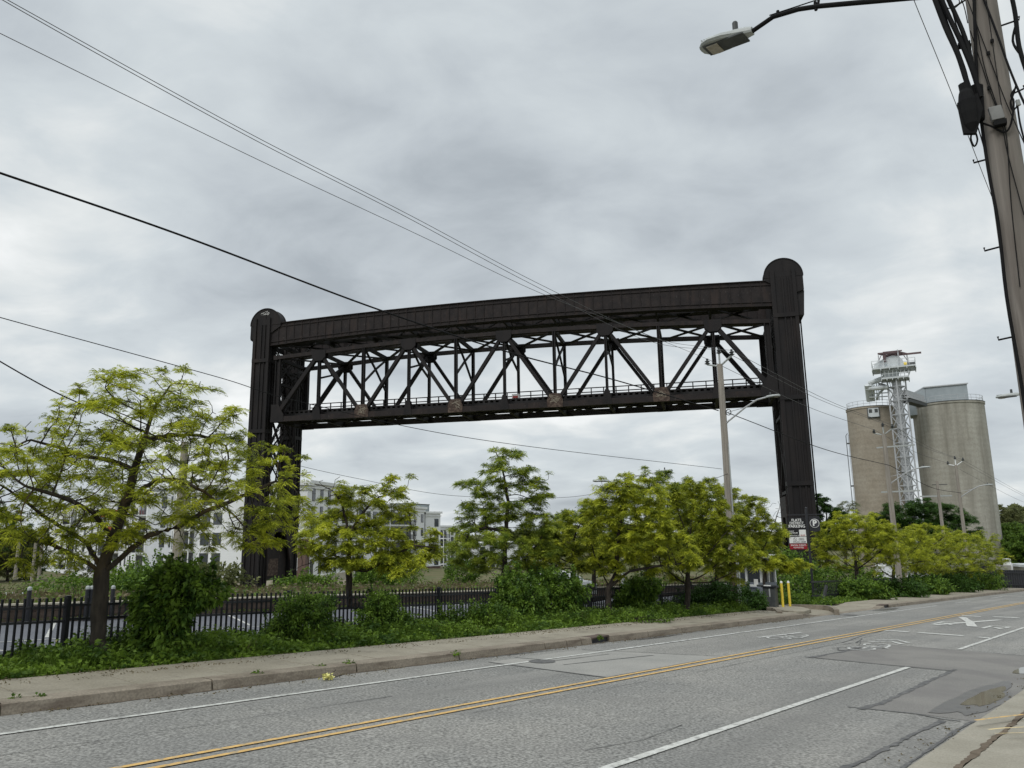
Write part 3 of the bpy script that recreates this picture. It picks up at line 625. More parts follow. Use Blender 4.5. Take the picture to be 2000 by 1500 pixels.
# ================================================================ BRIDGE
SA=math.radians(103.7); BS=np.array([math.sin(SA),math.cos(SA),0]); BD=np.array([-BS[1],BS[0],0]); BF=76.9; BW=6.8
ZZ=np.array([0,0,1.])
def B(s_,d,z): return BS*s_+BD*(BF+d)+ZZ*z
br=root('lift_bridge','long black rusted steel lift bridge with two towers spanning the view','bridge',B(-20,3.4,-6))
def bbox(mb,s0,s1,d0,d1,z0,z1,mi=0): mb.obox(B(s0,d0,z0),BS*(s1-s0),BD*(d1-d0),ZZ*(z1-z0),mi)
def leg_mesh(c,wd,d0,dd,z0,z1,front):
    """fluted column: core box with channel flanges and rivet plates"""
    mb=MB(); h=wd/2
    bbox(mb,c-h*.86,c+h*.86,d0+.1,d0+dd-.1,z0,z1)
    for k,(a,b) in enumerate(((-1,-.66),(-.12,.0),(.34,.44),(.72,1))):      # ribs running up both faces
        bbox(mb,c+a*h,c+b*h,d0-.0-(0.06 if k in(0,3) else 0.02),d0+.12,z0,z1-(0 if k in(0,3) else .8)); bbox(mb,c+a*h,c+b*h,d0+dd-.12,d0+dd+.05,z0,z1-.4)
    for z in np.arange(z0+9.5,z1-4,8.3): bbox(mb,c-h*1.005,c+h*1.005,d0-.09,d0+dd+.07,z,z+.42)
    for e_ in (-1,1):                                          # side channels
        for f in (.25,.72): bbox(mb,c+e_*h*.86-(.0 if e_>0 else .14),c+e_*h*.86+(.14 if e_>0 else .0),d0+dd*f,d0+dd*f+.12,z0,z1-.5)
    bbox(mb,c-h*1.12,c+h*1.12,d0-.2,d0+dd+.2,z0-.1,z0+.5)
    return mb
def hood_mesh(c,out,r,d0,dd,zc):
    """sheave hood: half round top, straight skirt, chute on the outer side"""
    mb=MB(); n=28; P=[B(c+r*math.cos(a),d0,zc+r*math.sin(a)) for a in np.linspace(0,math.pi,n)]
    P+=[B(c-r,d0,zc-1.55 if out<0 else zc-.3)]
    P+=[B(c-r*.0,d0,zc-2.0),B(c+r,d0,zc-1.55 if out>0 else zc-.3)]
    if out<0: P[-3:]=[B(c-r,d0,zc-1.55),B(c-r*.35,d0,zc-1.95),B(c+r,d0,zc-.3)]
    else: P[-3:]=[B(c-r,d0,zc-.3),B(c+r*.35,d0,zc-1.95),B(c+r,d0,zc-1.55)]
    mb.prism(P,BD*dd)
    # rim flange and seam bands
    for dq in (-.04,dd-.08):
        for a,b in zip(np.linspace(0,math.pi,n)[:-1],np.linspace(0,math.pi,n)[1:]):
            mb.bar(B(c+(r+.02)*math.cos(a),d0+dq+.05,zc+(r+.02)*math.sin(a)),B(c+(r+.02)*math.cos(b),d0+dq+.05,zc+(r+.02)*math.sin(b)),.09,.12,up=tuple(BD))
    bbox(mb,c-r-.06,c+r+.06,d0-.03,d0+dd+.03,zc-.07,zc+.02)
    bbox(mb,c-.03,c+.03,d0-.04,d0,zc+.5,zc+r+.05)
    return mb
towers=[(-48.98,-1,2.15,26.3,1.95),(9.3,1,2.4,26.6,1.84)]
for ti,(c,out,wd,ztop,r) in enumerate(towers):
    zb=-6.3 if ti==0 else -5.6
    cap=hood_c=c+(0.40 if ti==0 else 0.08)
    mb=MB()
    # cross bracing between the front and back columns
    dA,dB=1.6,BW
    zl=[zb+9.0,zb+16.5,zb+24.0,21.0]
    for a,b in zip(zl[:-1],zl[1:]):
        for s_ in (c-wd*.42,c+wd*.42):
            for p,q in ((( s_,dA,a),(s_,dB,b)),((s_,dB,a),(s_,dA,b))):
                for o in (0,.45): mb.bar(B(p[0],p[1],p[2]+o),B(q[0],q[1],q[2]+o),.12,.10)
                for k in range(9):
                    t=(k+.5)/9; x0=p[1]+(q[1]-p[1])*t; z0_=p[2]+(q[2]-p[2])*t; t2=(k+1)/9; x1=p[1]+(q[1]-p[1])*t2; z1_=p[2]+(q[2]-p[2])*t2
                    mb.bar(B(s_,x0,z0_),B(s_,x1,z1_+.45),.07,.07)
            mb.bar(B(s_,dA,a),B(s_,dB,a),.2,.3)
        mb.bar(B(c-wd*.42,(dA+dB)/2,a),B(c+wd*.42,(dA+dB)/2,a),.15,.2)
    tw=mb.build('tower_bracing',M['steel'],br)
    # portal plate with a tapered opening low on the tower
    mb=MB(); z1=zb+8.6
    for s0,s1 in ((c-wd*.55,c-wd*.45),(c+wd*.45,c+wd*.55)):
        poly=[(1.5,zb+.5),(1.5,z1),(BW+.1,z1),(BW+.1,zb+.5),(BW-.25,zb+3.2),(BW-1.5,zb+6.6),(3.0,zb+6.6),(1.8,zb+3.2)]
        mb.prism([B(s0,a,b) for a,b in poly],BS*(s1-s0))
    bbox(mb,c-wd*.5,c+wd*.5,1.5,BW+.1,z1-.12,z1+.02)
    mb.build('portal',M['steel2'],br)
    # stair flights inside the tower
    mb=MB()
    for k,(a,b) in enumerate(zip(np.arange(zb+9,20,3.2),np.arange(zb+12.2,23,3.2))):
        y0,y1=(2.2,5.8) if k%2==0 else (5.8,2.2); e_=c+out*(-wd*.15)
        for off in (-.35,.35): mb.bar(B(e_+off,y0,a),B(e_+off,y1,b),.06,.2)
        for j in range(13): t=j/13; bbox(mb,e_-.35,e_+.35,y0+(y1-y0)*t-.1,y0+(y1-y0)*t+.1,a+(b-a)*t,a+(b-a)*t+.04)
        for off in (-.38,.38):
            mb.bar(B(e_+off,y0,a+1),B(e_+off,y1,b+1),.04,.04); mb.bar(B(e_+off,y0,a+.5),B(e_+off,y1,b+.5),.03,.03)
            for j in range(5): t=j/4; mb.bar(B(e_+off,y0+(y1-y0)*t,a+(b-a)*t),B(e_+off,y0+(y1-y0)*t,a+(b-a)*t+1),.03,.03)
    mb.build('tower_stair',M['steel'],br)
    for d0 in (0.0,BW):
        leg=leg_mesh(c,wd,d0,1.5,zb,ztop-1.15 if d0==0 else ztop-.9,d0==0).build('tower_column',M['steel'],br)
        hm_=hood_mesh(hood_c,out,r,d0+.12,1.25,ztop-r).build('sheave_hood',M['steel'],br)
        # plate in front of the hood
        if d0==0 and ti==0:
            mb=MB(); g=[(-.55,1.2,-.5,1.45),(-.5,1.45,-.35,1.4),(-.3,1.5,-.3,1.15),(-.3,1.45,-.1,1.48),(-.05,1.3,.05,1.45),(.05,1.45,.12,1.3),(.15,1.45,.3,1.35),(.3,1.35,.4,1.5),(.42,1.2,.5,1.45),(-.2,1.25,.15,1.22),(.15,1.25,.38,1.18),(0,1.6,.3,1.62)]
            for a,b,a2,b2 in g: mb.bar(B(hood_c+a-.1,d0+.1,ztop-r+b),B(hood_c+a2-.1,d0+.1,ztop-r+b2),.012,.05,up=tuple(ZZ))
            mb.build('paint_scrawl',M['signwhite'],hm_)
    # rope chute + counterweight ropes on the outer side
    mb=MB(); e_=c+out*wd*.5; zt=ztop-r-1.9
    mb.hexa([B(e_,.3,zt-2.2),B(e_+out*.55,.3,zt-2.2),B(e_+out*.55,BW+.9,zt-2.2),B(e_,BW+.9,zt-2.2),B(e_,.3,zt+.3),B(e_+out*.75,.3,zt+.3),B(e_+out*.75,BW+1.2,zt+.3),B(e_,BW+1.2,zt+.3)] if out>0 else
            [B(e_-.55,.3,zt+.2),B(e_,.3,zt-.2),B(e_,BW+.9,zt-.2),B(e_-.55,BW+.9,zt+.2),B(e_-.6,.3,zt+.5),B(e_,.3,zt+.5),B(e_,BW+.9,zt+.5),B(e_-.6,BW+.9,zt+.5)])
    mb.build('rope_chute',M['steeld'],br)
    if out>0:
        mb=MB()
        for dd in (1.3,1.6,5.6,6.0,6.4): mb.tube([B(e_+.32,dd,zt-2),B(e_+.32,dd,zb+.5)],.05,5)
        mb.build('counterweight_rope',M['cable'],br)
    mb=MB()       # rust panel of the lowered counterweight seen in the portal
    bbox(mb,c-wd*.3,c+wd*.3,2.3,BW-.4,zb+1.2,zb+5.2); mb.build('counterweight',M['steel2'],br)
    mb=MB(); bbox(mb,c-wd*.34,c-wd*.30-.01,2.4,4.6,zb+1.7,zb+3.6); bbox(mb,c+wd*.30+.01,c+wd*.34,2.4,4.6,zb+1.7,zb+3.6); mb.build('rust_panel',M['rust'],br)
    for d0 in (-.5,BW-.5): mb=MB(); mb.hexa([B(c-2,d0,zb-1.5),B(c+2,d0,zb-1.5),B(c+2,d0+2.6,zb-1.5),B(c-2,d0+2.6,zb-1.5),B(c-1.6,d0+.2,zb-.05),B(c+1.6,d0+.2,zb-.05),B(c+1.6,d0+2.4,zb-.05),B(c-1.6,d0+2.4,zb-.05)]); mb.build('pier',M['conc'],br)
# top girders (cambered box girders with stiffeners)
s0,s1=-47.9,8.15
def gtop(s_): t=(s_-s0)/(s1-s0); return 24.47+0.55*4*t*(1-t)
def gbot(s_): t=(s_-s0)/(s1-s0); return 21.75+0.80*4*t*(1-t)
for d0 in (.15,BW+.15):
    mb=MB(); xs=np.linspace(s0,s1,57)
    for a,b in zip(xs[:-1],xs[1:]):
        mb.hexa([B(a,d0+.12,gbot(a)),B(b,d0+.12,gbot(b)),B(b,d0+1.1,gbot(b)),B(a,d0+1.1,gbot(a)),B(a,d0+.12,gtop(a)),B(b,d0+.12,gtop(b)),B(b,d0+1.1,gtop(b)),B(a,d0+1.1,gtop(a))])
        for z_,hh,pr in ((gtop,-.09,.0),(gtop,-.52,.06),(gbot,0,.0),(gbot,.42,.06)):
            mb.hexa([B(a,d0+pr-.02,z_(a)+hh),B(b,d0+pr-.02,z_(b)+hh),B(b,d0+.14,z_(b)+hh),B(a,d0+.14,z_(a)+hh),B(a,d0+pr-.02,z_(a)+hh+.08),B(b,d0+pr-.02,z_(b)+hh+.08),B(b,d0+.14,z_(b)+hh+.08),B(a,d0+.14,z_(a)+hh+.08)])
        bbox(mb,a-.03,a+.03,d0+.04,d0+.13,gbot(a)+.1,gtop(a)-.1)
    mb.build('top_girder',M['steel2'],br)
mb=MB(); xs=np.linspace(s0+.5,s1-.5,11)
for i,(a,b) in enumerate(zip(xs[:-1],xs[1:])):
    za,zb_=gbot(a)+.25,gbot(b)+.25
    mb.bar(B(a,1.2,za),B(a,BW+.3,za),.25,.45)
    mb.bar(B(a,1.2,za),B(b,BW+.3,zb_),.18,.18); mb.bar(B(a,BW+.3,za+.19),B(b,1.2,zb_+.19),.18,.18)
    mb.bar(B(a,1.2,gtop(a)-.4),B(a,BW+.3,gtop(a)-.4),.25,.4)
    mb.bar(B(a,1.2,za),B(a,BW+.3,gtop(a)-.4),.1,.12); mb.bar(B(a,BW+.3,za),B(a,1.2,gtop(a)-.4),.1,.12)
bbox(mb,s0+1,s1-1,3.2,4.6,22.6,22.7)
mb.build('girder_bracing',M['steeld'],br)
# ---- lift span
px_s=[-47.0+i*5.472 for i in range(11)]; zt_=[20.25,20.5,20.85,21.02,21.1,21.12,21.1,20.98,20.8,20.55,20.25]; zbt=13.0; DF,DB=.35,BW+.1
span=MB()          # floor: stringers, floor beams, lateral bracing (the deck mass)
for dd in (1.3,2.3,3.4,4.4): bbox(span,px_s[0]+.3,px_s[-1]-.3,dd,dd+.3,zbt+.05,zbt+.75)
for i,x in enumerate(px_s):
    bbox(span,x-.15,x+.15,DF+.3,DB-.3,zbt-.25,zbt+.95)
    if i<10:
        xb=px_s[i+1]; m_=(x+xb)/2
        span.bar(B(x,DF,zbt-.1),B(xb,DB,zbt-.1),.22,.12); span.bar(B(x,DB,zbt+.03),B(xb,DF,zbt+.03),.22,.12)
bbox(span,px_s[0]+.5,px_s[-1]-.5,1.4,4.75,zbt+.96,zbt+1.1); bbox(span,px_s[0]+.5,px_s[-1]-.5,4.6,4.75,zbt+.3,zbt+1.45)
for x in np.arange(px_s[0]+.6,px_s[-1]-.5,.6): bbox(span,x,x+.25,1.4,4.6,zbt+.76,zbt+.955)
sp=span.build('lift_span',M['steeld'],br)
# railing along the far and near walkway
mb=MB(); 
for dd in (4.66,):
    for z_ in (zbt+1.85,zbt+2.32): bbox(mb,px_s[0]+2,px_s[-1]-.3,dd,dd+.09,z_,z_+.1)
    for x in np.arange(px_s[0]+2,px_s[-1],1.36): bbox(mb,x,x+.11,dd,dd+.09,zbt+1.3,zbt+2.36)
mb.build('walkway_railing',M['steeld'],sp)
mb=MB(); mb.obox(B(-19.9,4.58,zbt+1.6),BS*.9,BD*.03,ZZ*.55); o=mb.build('walkway_sign',M['signwhite'],sp)
mb=MB(); mb.obox(B(-19.8,4.54,zbt+1.7),BS*.6,BD*.03,ZZ*.25); o['label']='small white notice with a red patch on the walkway rail'; mb.build('walkway_sign_patch',M['redletter'],sp)
for side,dd in ((0,DF),(1,DB)):
    for (a,b) in zip(range(0,10),range(1,11)):
        pass
    mb=MB()
    for i in range(10): mb.bar(B(px_s[i],dd,zt_[i]),B(px_s[i+1],dd,zt_[i+1]),.5,.42)
    bbox(mb,px_s[0]-.3,px_s[0]+.2,dd-.27,dd+.27,zt_[0]-.25,zt_[0]+.25)
    mb.build('top_chord',M['steel2'] if side==0 else M['steel'],sp)
    mb=MB(); bbox(mb,px_s[0]-.35,px_s[-1]+.35,dd-.28,dd+.28,zbt-.3,zbt+.3); mb.build('bottom_chord',M['steel2'] if side==0 else M['steel'],sp)
    for i in range(10):              # diagonals
        a,b=((i,zbt),(i+1,zt_[i+1])) if i%2==0 else ((i,zt_[i]),(i+1,zbt))
        w_=.46 if i in(0,9) else .36
        m_=MB(); p0=B(px_s[a[0]],dd,a[1]); p1=B(px_s[b[0]],dd,b[1]); m_.bar(p0,p1,.16,w_,up=tuple(ZZ)); d=(p1-p0); m_.bar(p0+BD*.17,p1+BD*.17,.14,w_*.94); m_.bar(p0-BD*.17,p1-BD*.17,.14,w_*.94)
        m_.build('diagonal',M['steel'],sp)
    for i in range(11):              # posts
        w_=.6 if i in(0,10) else (.25 if i%2 else .30)
        m_=MB(); x=px_s[i]+(0.25 if i==0 else -.25 if i==10 else 0)
        bbox(m_,x-w_/2,x-w_/2+.09,dd-.24,dd+.24,zbt,zt_[i]); bbox(m_,x+w_/2-.09,x+w_/2,dd-.24,dd+.24,zbt,zt_[i]); bbox(m_,x-w_/2,x+w_/2,dd-.05,dd+.05,zbt,zt_[i])
        m_.build('post',M['steel'],sp)
    for i in range(11):              # gusset plates
        x=px_s[i]
        for off in (-.33,.30):
            if i%2==1:
                z_=zt_[i]
                pls=[(z_,[(-.85,.26),(.85,.26),(.85,-.55),(.4,-1.0),(-.4,-1.0),(-.85,-.55)]),(zbt,[(-.5,-.30),(.5,-.30),(.34,.75),(.18,1.3),(-.18,1.3),(-.34,.75)])]
            else:
                pl=[(-.8,-.31),(.8,-.31),(.85,.45),(.55,1.15),(-.55,1.15),(-.85,.45)]
                if i==0: pl=[(-.3,-.34),(1.3,-.34),(1.3,.5),(.6,1.7),(-.3,1.7)]
                if i==10: pl=[(.3,-.34),(-1.3,-.34),(-1.3,.5),(-.6,1.7),(.3,1.7)]
                pls=[(zbt,pl)]
            for zq,pl in pls:
                m_=MB(); m_.prism([B(x+a,dd+off,zq+b) for a,b in pl],BD*.035)
                m_.build('gusset_plate',M['rust'] if (off<0 and side==0 and i in (2,4,6,8)) else M['steel'],sp)
        if side==0 and i in (2,4,6,8):
            m_=MB(); rr=np.random.default_rng(i); q=[np.array([rr.uniform(-.6,.6),rr.uniform(0,1.0)]) for k in range(14)]
            for k in range(13): m_.bar(B(x+q[k][0],dd-.35,zbt+q[k][1]),B(x+q[k+1][0],dd-.35,zbt+q[k+1][1]),.01,.035)
            m_.build('spray_marks',M['siloL'],sp)
# top laterals + sway frames
mb=MB()
for i in range(10):
    a,b=px_s[i],px_s[i+1]; za,zb_=zt_[i],zt_[i+1]
    mb.bar(B(a,DF,za),B(b,DB,zb_),.32,.14); mb.bar(B(a,DB,za-.16),B(b,DF,zb_-.16),.32,.14)
for i in range(11):
    x=px_s[i]; z_=zt_[i]; mb.bar(B(x,DF,z_),B(x,DB,z_),.3,.4)
mb.build('top_lateral_bracing',M['steeld'],sp)
for i in range(11):
    x=px_s[i]; z_=zt_[i]; m_=MB()
    if i in (0,10):      # portals: curved knee braces
        for e_ in (-1,1):
            m_.bar(B(x,DF if e_<0 else DB,z_-3.2),B(x,(DF+DB)/2+e_*1.2,z_-.9),.22,.3); m_.bar(B(x,DF if e_<0 else DB,z_-.4),B(x,(DF+DB)/2,z_-1.9),.18,.22)
        m_.bar(B(x,DF,z_-1.3),B(x,DB,z_-1.3),.2,.2)
    else:                # X sway frame with knees
        cz=z_-2.0; c_=(DF+DB)/2
        m_.bar(B(x,DF,z_-.1),B(x,c_,cz),.2,.2); m_.bar(B(x,DB,z_-.1),B(x,c_,cz),.2,.2)
        m_.bar(B(x,DF,z_-4.2 if i%2==0 else z_-3.0),B(x,c_,cz),.2,.2); m_.bar(B(x,DB,z_-4.2 if i%2==0 else z_-3.0),B(x,c_,cz),.2,.2)
    m_.build('sway_frame',M['steeld'],sp)
# ================================================================ SILOS
def silo(name,label,px,D,pxtop,pxbase,half_deg,mt,base_z):
    r=ray(*px); a=math.atan2(r[0],r[1]); c=np.array([math.sin(a)*D,math.cos(a)*D,0]); R_=D*math.sin(math.radians(half_deg)); 
    return c,R_,a
zsb=-10.0
# right silo
def azpt(a,D,z=0): return np.array([math.sin(a)*D,math.cos(a)*D,z])
aR=math.radians(30.14); cR=azpt(aR,152); RR=152*math.sin(math.radians(2.09)); zR=20.6
sr=root('concrete_silo','tall grey concrete silo with a flat metal shed on its roof, right of the pair','silo',cR+ZZ*zsb,'twin concrete silos')
m_=MB(); m_.lathe(cR,[(RR,zsb),(RR,zR-.35),(RR+.12,zR-.3),(RR+.12,zR),(RR-.3,zR+.02),(0.01,zR+.05)],72); m_.build('silo_wall',M['siloR'],sr,smooth=False)
m_=MB(); m_.lathe(cR,[(RR+.13,zR-.02),(RR+.16,zR+.1),(RR-.2,zR+.12)],72); m_.build('roof_edge',M['dkgrey'],sr)
def ring_rail(mb,c,R_,z,a0,a1,n):
    P=[c+np.array([R_*math.sin(a),R_*math.cos(a),z]) for a in np.linspace(a0,a1,n)]
    for h in (.55,1.08): mb.tube([p+ZZ*h for p in P],.03,4)
    for p in P[::2]: mb.tube([p,p+ZZ*1.1],.03,4)
m_=MB(); ring_rail(m_,cR,RR-.15,zR,math.radians(60),math.radians(300),41); m_.build('roof_railing',M['galv'],sr)
aL=math.radians(25.52); cL=azpt(aL,147); RL=147*math.sin(math.radians(1.52)); zL=20.35
sl=root('concrete_silo','brownish concrete silo with a small white window near its top, left of the pair','silo',cL+ZZ*zsb,'twin concrete silos')
m_=MB(); m_.lathe(cL,[(RL,zsb),(RL,zL-.35),(RL+.1,zL-.3),(RL+.1,zL),(RL-.3,zL+.02),(.01,zL+.05)],64); m_.build('silo_wall',M['siloL'],sl)
m_=MB(); m_.lathe(cL,[(RL+.11,zL-.02),(RL+.13,zL+.08),(RL-.2,zL+.1)],64); m_.build('roof_edge',M['dkgrey'],sl)
m_=MB(); ring_rail(m_,cL,RL-.15,zL,math.radians(80),math.radians(330),33); m_.build('roof_railing',M['galv'],sl)
m_=MB(); r=ray(1706,806); a=math.atan2(r[0],r[1]); q=np.array([-math.sin(a+.02),-math.cos(a+.02),0]); tq=np.array([-q[1],q[0],0]); wc=cL+q*(RL+.0); wz=16.9
# window facing the camera
off=(math.tan(a-aL))*(147-RL); q=np.array([-math.sin(aL),-math.cos(aL),0]); tq=np.array([math.cos(aL),-math.sin(aL),0]); dep=math.sqrt(RL**2-off**2)
wc=cL+tq*off+q*dep
wz=(147-RL)*r[2]/math.hypot(r[0],r[1])
m_.cbox(wc+ZZ*wz,tq*1.95,q*.5,ZZ*1.75,1); m_.cbox(wc+ZZ*wz+q*.1,tq*1.65,q*.5,ZZ*1.5,0)
m_.cbox(wc+ZZ*(wz+.28)+q*.14-tq*.45,tq*.5,q*.5,ZZ*.6,1); m_.cbox(wc+ZZ*(wz+.28)+q*.14+tq*.45,tq*.5,q*.5,ZZ*.6,1)
m_.build('window',[M['whitem'],M['dkgrey']],sl)
m_=MB(); 
for e_ in (-.03,.35):
    P=cL-tq*(RL+.45-e_)-BD*0; m_.tube([P+ZZ*16.3+tq*.3,P+ZZ*15.9,P+ZZ*zsb],.06 if e_<0 else .03,5)
for z_ in np.arange(-8,15,7.5): m_.bar(cL-tq*(RL-.1)+ZZ*z_,cL-tq*(RL+.5)+ZZ*z_,.08,.25)
m_.build('side_pipe',M['dkgrey'],sl)
# metal shed on the right silo
sh=root('roof_shed','pale grey metal conveyor shed standing on the roof of the right silo','shed',cR+ZZ*zR)
tR=np.array([math.cos(aR),-math.sin(aR),0]); fR=np.array([math.sin(aR),math.cos(aR),0])
def SP(px,py,D,a=aR):                     # pixel on the vertical plane facing the camera at distance D
    r=ray(px,py); return r*(D/(r[0]*math.sin(a)+r[1]*math.cos(a)))
A=SP(1805,783,149); B1=SP(1889,783,149); zt=SP(1806,752,149)[2]; zt2=SP(1889,756,149)[2]; gA=SP(1779,800,152)
m_=MB(); b0=zR+.1
P=[SP(1806,752,149),SP(1889,756,149),SP(1778,770,155),SP(1862,770,155)]
x0=P[0].copy();x1=P[1].copy();zr=(x0[2]+x1[2])/2
x2=x0+fR*6-tR*2.4;x3=x1+fR*6-tR*2.4; 
def zz(p,z): return np.array([p[0],p[1],z])
m_.hexa([zz(x0,b0),zz(x1,b0),zz(x3,b0),zz(x2,b0),zz(x0,zr),zz(x1,zr),zz(x3,zr-.2),zz(x2,zr-.2)])
m_.build('shed_body',M['slag'],sh)
m_=MB(); m_.hexa([zz(x0,zr+.01)-tR*.2-fR*.2,zz(x1,zr+.01)+tR*.2-fR*.2,zz(x3,zr-.18)+tR*.2,zz(x2,zr-.18)-tR*.2,zz(x0,zr+.2)-tR*.2-fR*.2,zz(x1,zr+.2)+tR*.2-fR*.2,zz(x3,zr+.02)+tR*.2,zz(x2,zr+.02)-tR*.2]); m_.build('shed_roof',M['galv'],sh)
m_=MB(); e0=zz(x0,zR-1.6)-tR*2.9; m_.hexa([e0,e0+tR*2.85,e0+tR*2.85+fR*5,e0+fR*5,e0+ZZ*3.4-tR*.0,e0+tR*2.85+ZZ*4.6,e0+tR*2.85+fR*5+ZZ*4.4,e0+fR*5+ZZ*3.2]); m_.build('lean_to',M['slag'],sh)
# elevator tower
aE=math.radians(27.30); DE=141.0; cE=azpt(aE,DE); tE=np.array([math.cos(aE),-math.sin(aE),0]); fE=np.array([math.sin(aE),math.cos(aE),0])
def EP(px,py,d=0): 
    r=ray(px,py); return r*((DE+d)/(r[0]*math.sin(aE)+r[1]*math.cos(aE)))
ev=root('bucket_elevator','white lattice bucket elevator tower with platforms, standing between the two silos','elevator tower',cE+ZZ*zsb)
xl=EP(1736.5,780)@tE; xr=EP(1772.5,780)@tE; xm=(xl+xr)/2; hw=(xr-xl)/2*1.0
cE=cE*0+tE*xm+fE*DE
cor=[cE-tE*hw,cE-fE*hw,cE+tE*hw,cE+fE*hw]; ztE=EP(1745,745)[2]
m_=MB()
for c in cor: m_.bar(c+ZZ*zsb,c+ZZ*(ztE+.2),.2,.2)
zs=np.arange(zsb,ztE,2.35)
for z_ in zs:
    for i in range(4):
        a,b=cor[i],cor[(i+1)%4]; m_.bar(a+ZZ*z_,b+ZZ*z_,.12,.16)
        if z_+2.35<ztE+1: m_.bar(a+ZZ*z_,b+ZZ*(z_+2.35),.1,.1); m_.bar(b+ZZ*z_,a+ZZ*(z_+2.35),.1,.1)
m_.build('lattice',M['galv'],ev)
m_=MB()
m_.lathe(cE,[(hw*.52,zsb),(hw*.52,ztE+.4)],10); m_.build('casing',M['whitem'],ev)
m_=MB()
m_.lathe(cE,[q for z_ in np.arange(zsb+1,ztE,1.17) for q in ((hw*.525,z_),(hw*.60,z_+.04),(hw*.60,z_+.1),(hw*.525,z_+.14))],10)
m_.build('casing_ribs',M['galv'],ev)
def plat(px0,px1,py,name,dd=2.2,th=.25,rail=True,mt='whitem'):
    a=EP(px0,py); b=EP(px1,py); z_=(a[2]+b[2])/2; a=zz(a,z_);b=zz(b,z_); m_=MB()
    m_.hexa([a-fE*dd,b-fE*dd,b+fE*dd,a+fE*dd,a-fE*dd+ZZ*th,b-fE*dd+ZZ*th,b+fE*dd+ZZ*th,a+fE*dd+ZZ*th])
    for k in range(6): t=k/5; m_.bar(a+(b-a)*t-fE*dd-ZZ*.12,a+(b-a)*t+fE*dd-ZZ*.12,.12,.24)
    if rail:
        for q in (-dd,dd):
            for h in (.6,1.15): m_.bar(a+fE*q+ZZ*(th+h),b+fE*q+ZZ*(th+h),.06,.06)
            for k in range(8): t=k/7; m_.bar(a+(b-a)*t+fE*q+ZZ*th,a+(b-a)*t+fE*q+ZZ*(th+1.15),.06,.06)
        for e_ in (a,b):
            for h in (.6,1.15): m_.bar(e_-fE*dd+ZZ*(th+h),e_+fE*dd+ZZ*(th+h),.06,.06)
    m_.build(name,M[mt],ev); return z_
z1_=plat(1722,1776,742,'lower_platform',1.9); z2_=plat(1704,1789,723,'upper_platform',2.4)
m_=MB(); 
for x_ in (1726,1745,1772): m_.bar(EP(x_,742),zz(EP(x_+ (0 if x_<1760 else 3),742),z2_)+tE*(0 if x_<1770 else .5),.14,.14)
m_.hexa([zz(EP(1728,741),z1_+.2)-fE*1.1,zz(EP(1756,741),z1_+.2)-fE*1.1,zz(EP(1756,741),z1_+.2)+fE*1.1,zz(EP(1728,741),z1_+.2)+fE*1.1,zz(EP(1724,741),z2_)-fE*1.2,zz(EP(1758,741),z2_)-fE*1.2,zz(EP(1758,741),z2_)+fE*1.2,zz(EP(1724,741),z2_)+fE*1.2])
m_.build('head_box',M['whitem'],ev)
m_=MB(); hc=zz(EP(1745,712),z2_+.4); 
m_.prism([hc+tE*(1.55*math.cos(a)) +ZZ*(.4+1.55*math.sin(a)) -fE*.9 for a in np.linspace(0,math.pi,14)]+[hc-tE*1.55-fE*.9-ZZ*.2,hc+tE*1.55-fE*.9-ZZ*.2],fE*1.8)
m_.prism([hc-tE*2.9+ZZ*.9-fE*.6,hc-tE*1.4+ZZ*1.6-fE*.6,hc-tE*1.4-ZZ*.2-fE*.6,hc-tE*3.0-ZZ*.2-fE*.6],fE*1.2)
m_.build('head_drum',M['whitem'],ev)
m_=MB(); mc=zz(EP(1761,714),z2_+.75); m_.tube([mc-tE*.8,mc+tE*.8],.42,10); m_.build('motor',M['yellow'],ev)
m_=MB(); m_.tube([mc+tE*.85,mc+tE*2.0],.36,10); m_.build('gearbox',M['dkgrey'],ev)
m_=MB(); zt3=EP(1716,696)[2]; zt4=EP(1772,686)[2]
L0=[EP(1716,730),EP(1752,728),EP(1772,724)]; 
fr=[]
for x_,y_,q in ((1716,697,-1.4),(1753,686,-1.4),(1771,689,1.2),(1733,690,1.2)):
    b=zz(EP(x_,y_),z2_+.2)+fE*q; t=EP(x_,y_)+fE*q; m_.bar(b,b*1+ZZ*(t[2]-b[2]),.16,.16,0); fr.append(zz(b,t[2]))
zt5=max(f[2] for f in fr); fr=[zz(f,EP(1745,691)[2]) for f in fr]
for i in range(4): m_.bar(fr[i],fr[(i+1)%4],.2,.25,1); m_.bar(fr[i]-ZZ*1.2,fr[i]+(fr[(i+1)%4]-fr[i])*.2,.1,.1,1)
m_.bar(fr[0],fr[2],.14,.2,1); m_.bar(fr[1],fr[3],.14,.2,1); m_.bar((fr[0]+fr[3])/2-ZZ*.3,(fr[1]+fr[2])/2-ZZ*.3+tE*2.8,.18,.3,1); m_.bar((fr[0]+fr[3])/2+ZZ*.4,(fr[1]+fr[2])/2+ZZ*.4,.12,.2,1)
for k in range(5): t=k/4; m_.bar(fr[0]+(fr[1]-fr[0])*t,fr[3]+(fr[2]-fr[3])*t,.1,.14,1)
m_.tube([fr[0]+(fr[1]-fr[0])*.3-ZZ*.3,fr[0]+(fr[1]-fr[0])*.3-ZZ*1.5],.25,8,1)
m_.build('hoist_frame',[M['galv'],M['brownm']],ev)
m_=MB()    # spouts to the left silo
for (x0,y0,x1,y1,rr_) in ((1745,732,1697,749,.42),(1735,756,1692,760,.38)):
    m_.tube([EP(x0,y0,-.5),EP(x1,y1,.5)],rr_,10)
m_.tube([EP(1693,752),EP(1697,783,2)],.4,8); m_.tube([EP(1700,752),EP(1702,783,2)],.25,8); m_.tube([EP(1706,752),EP(1707,783,2)],.18,8)
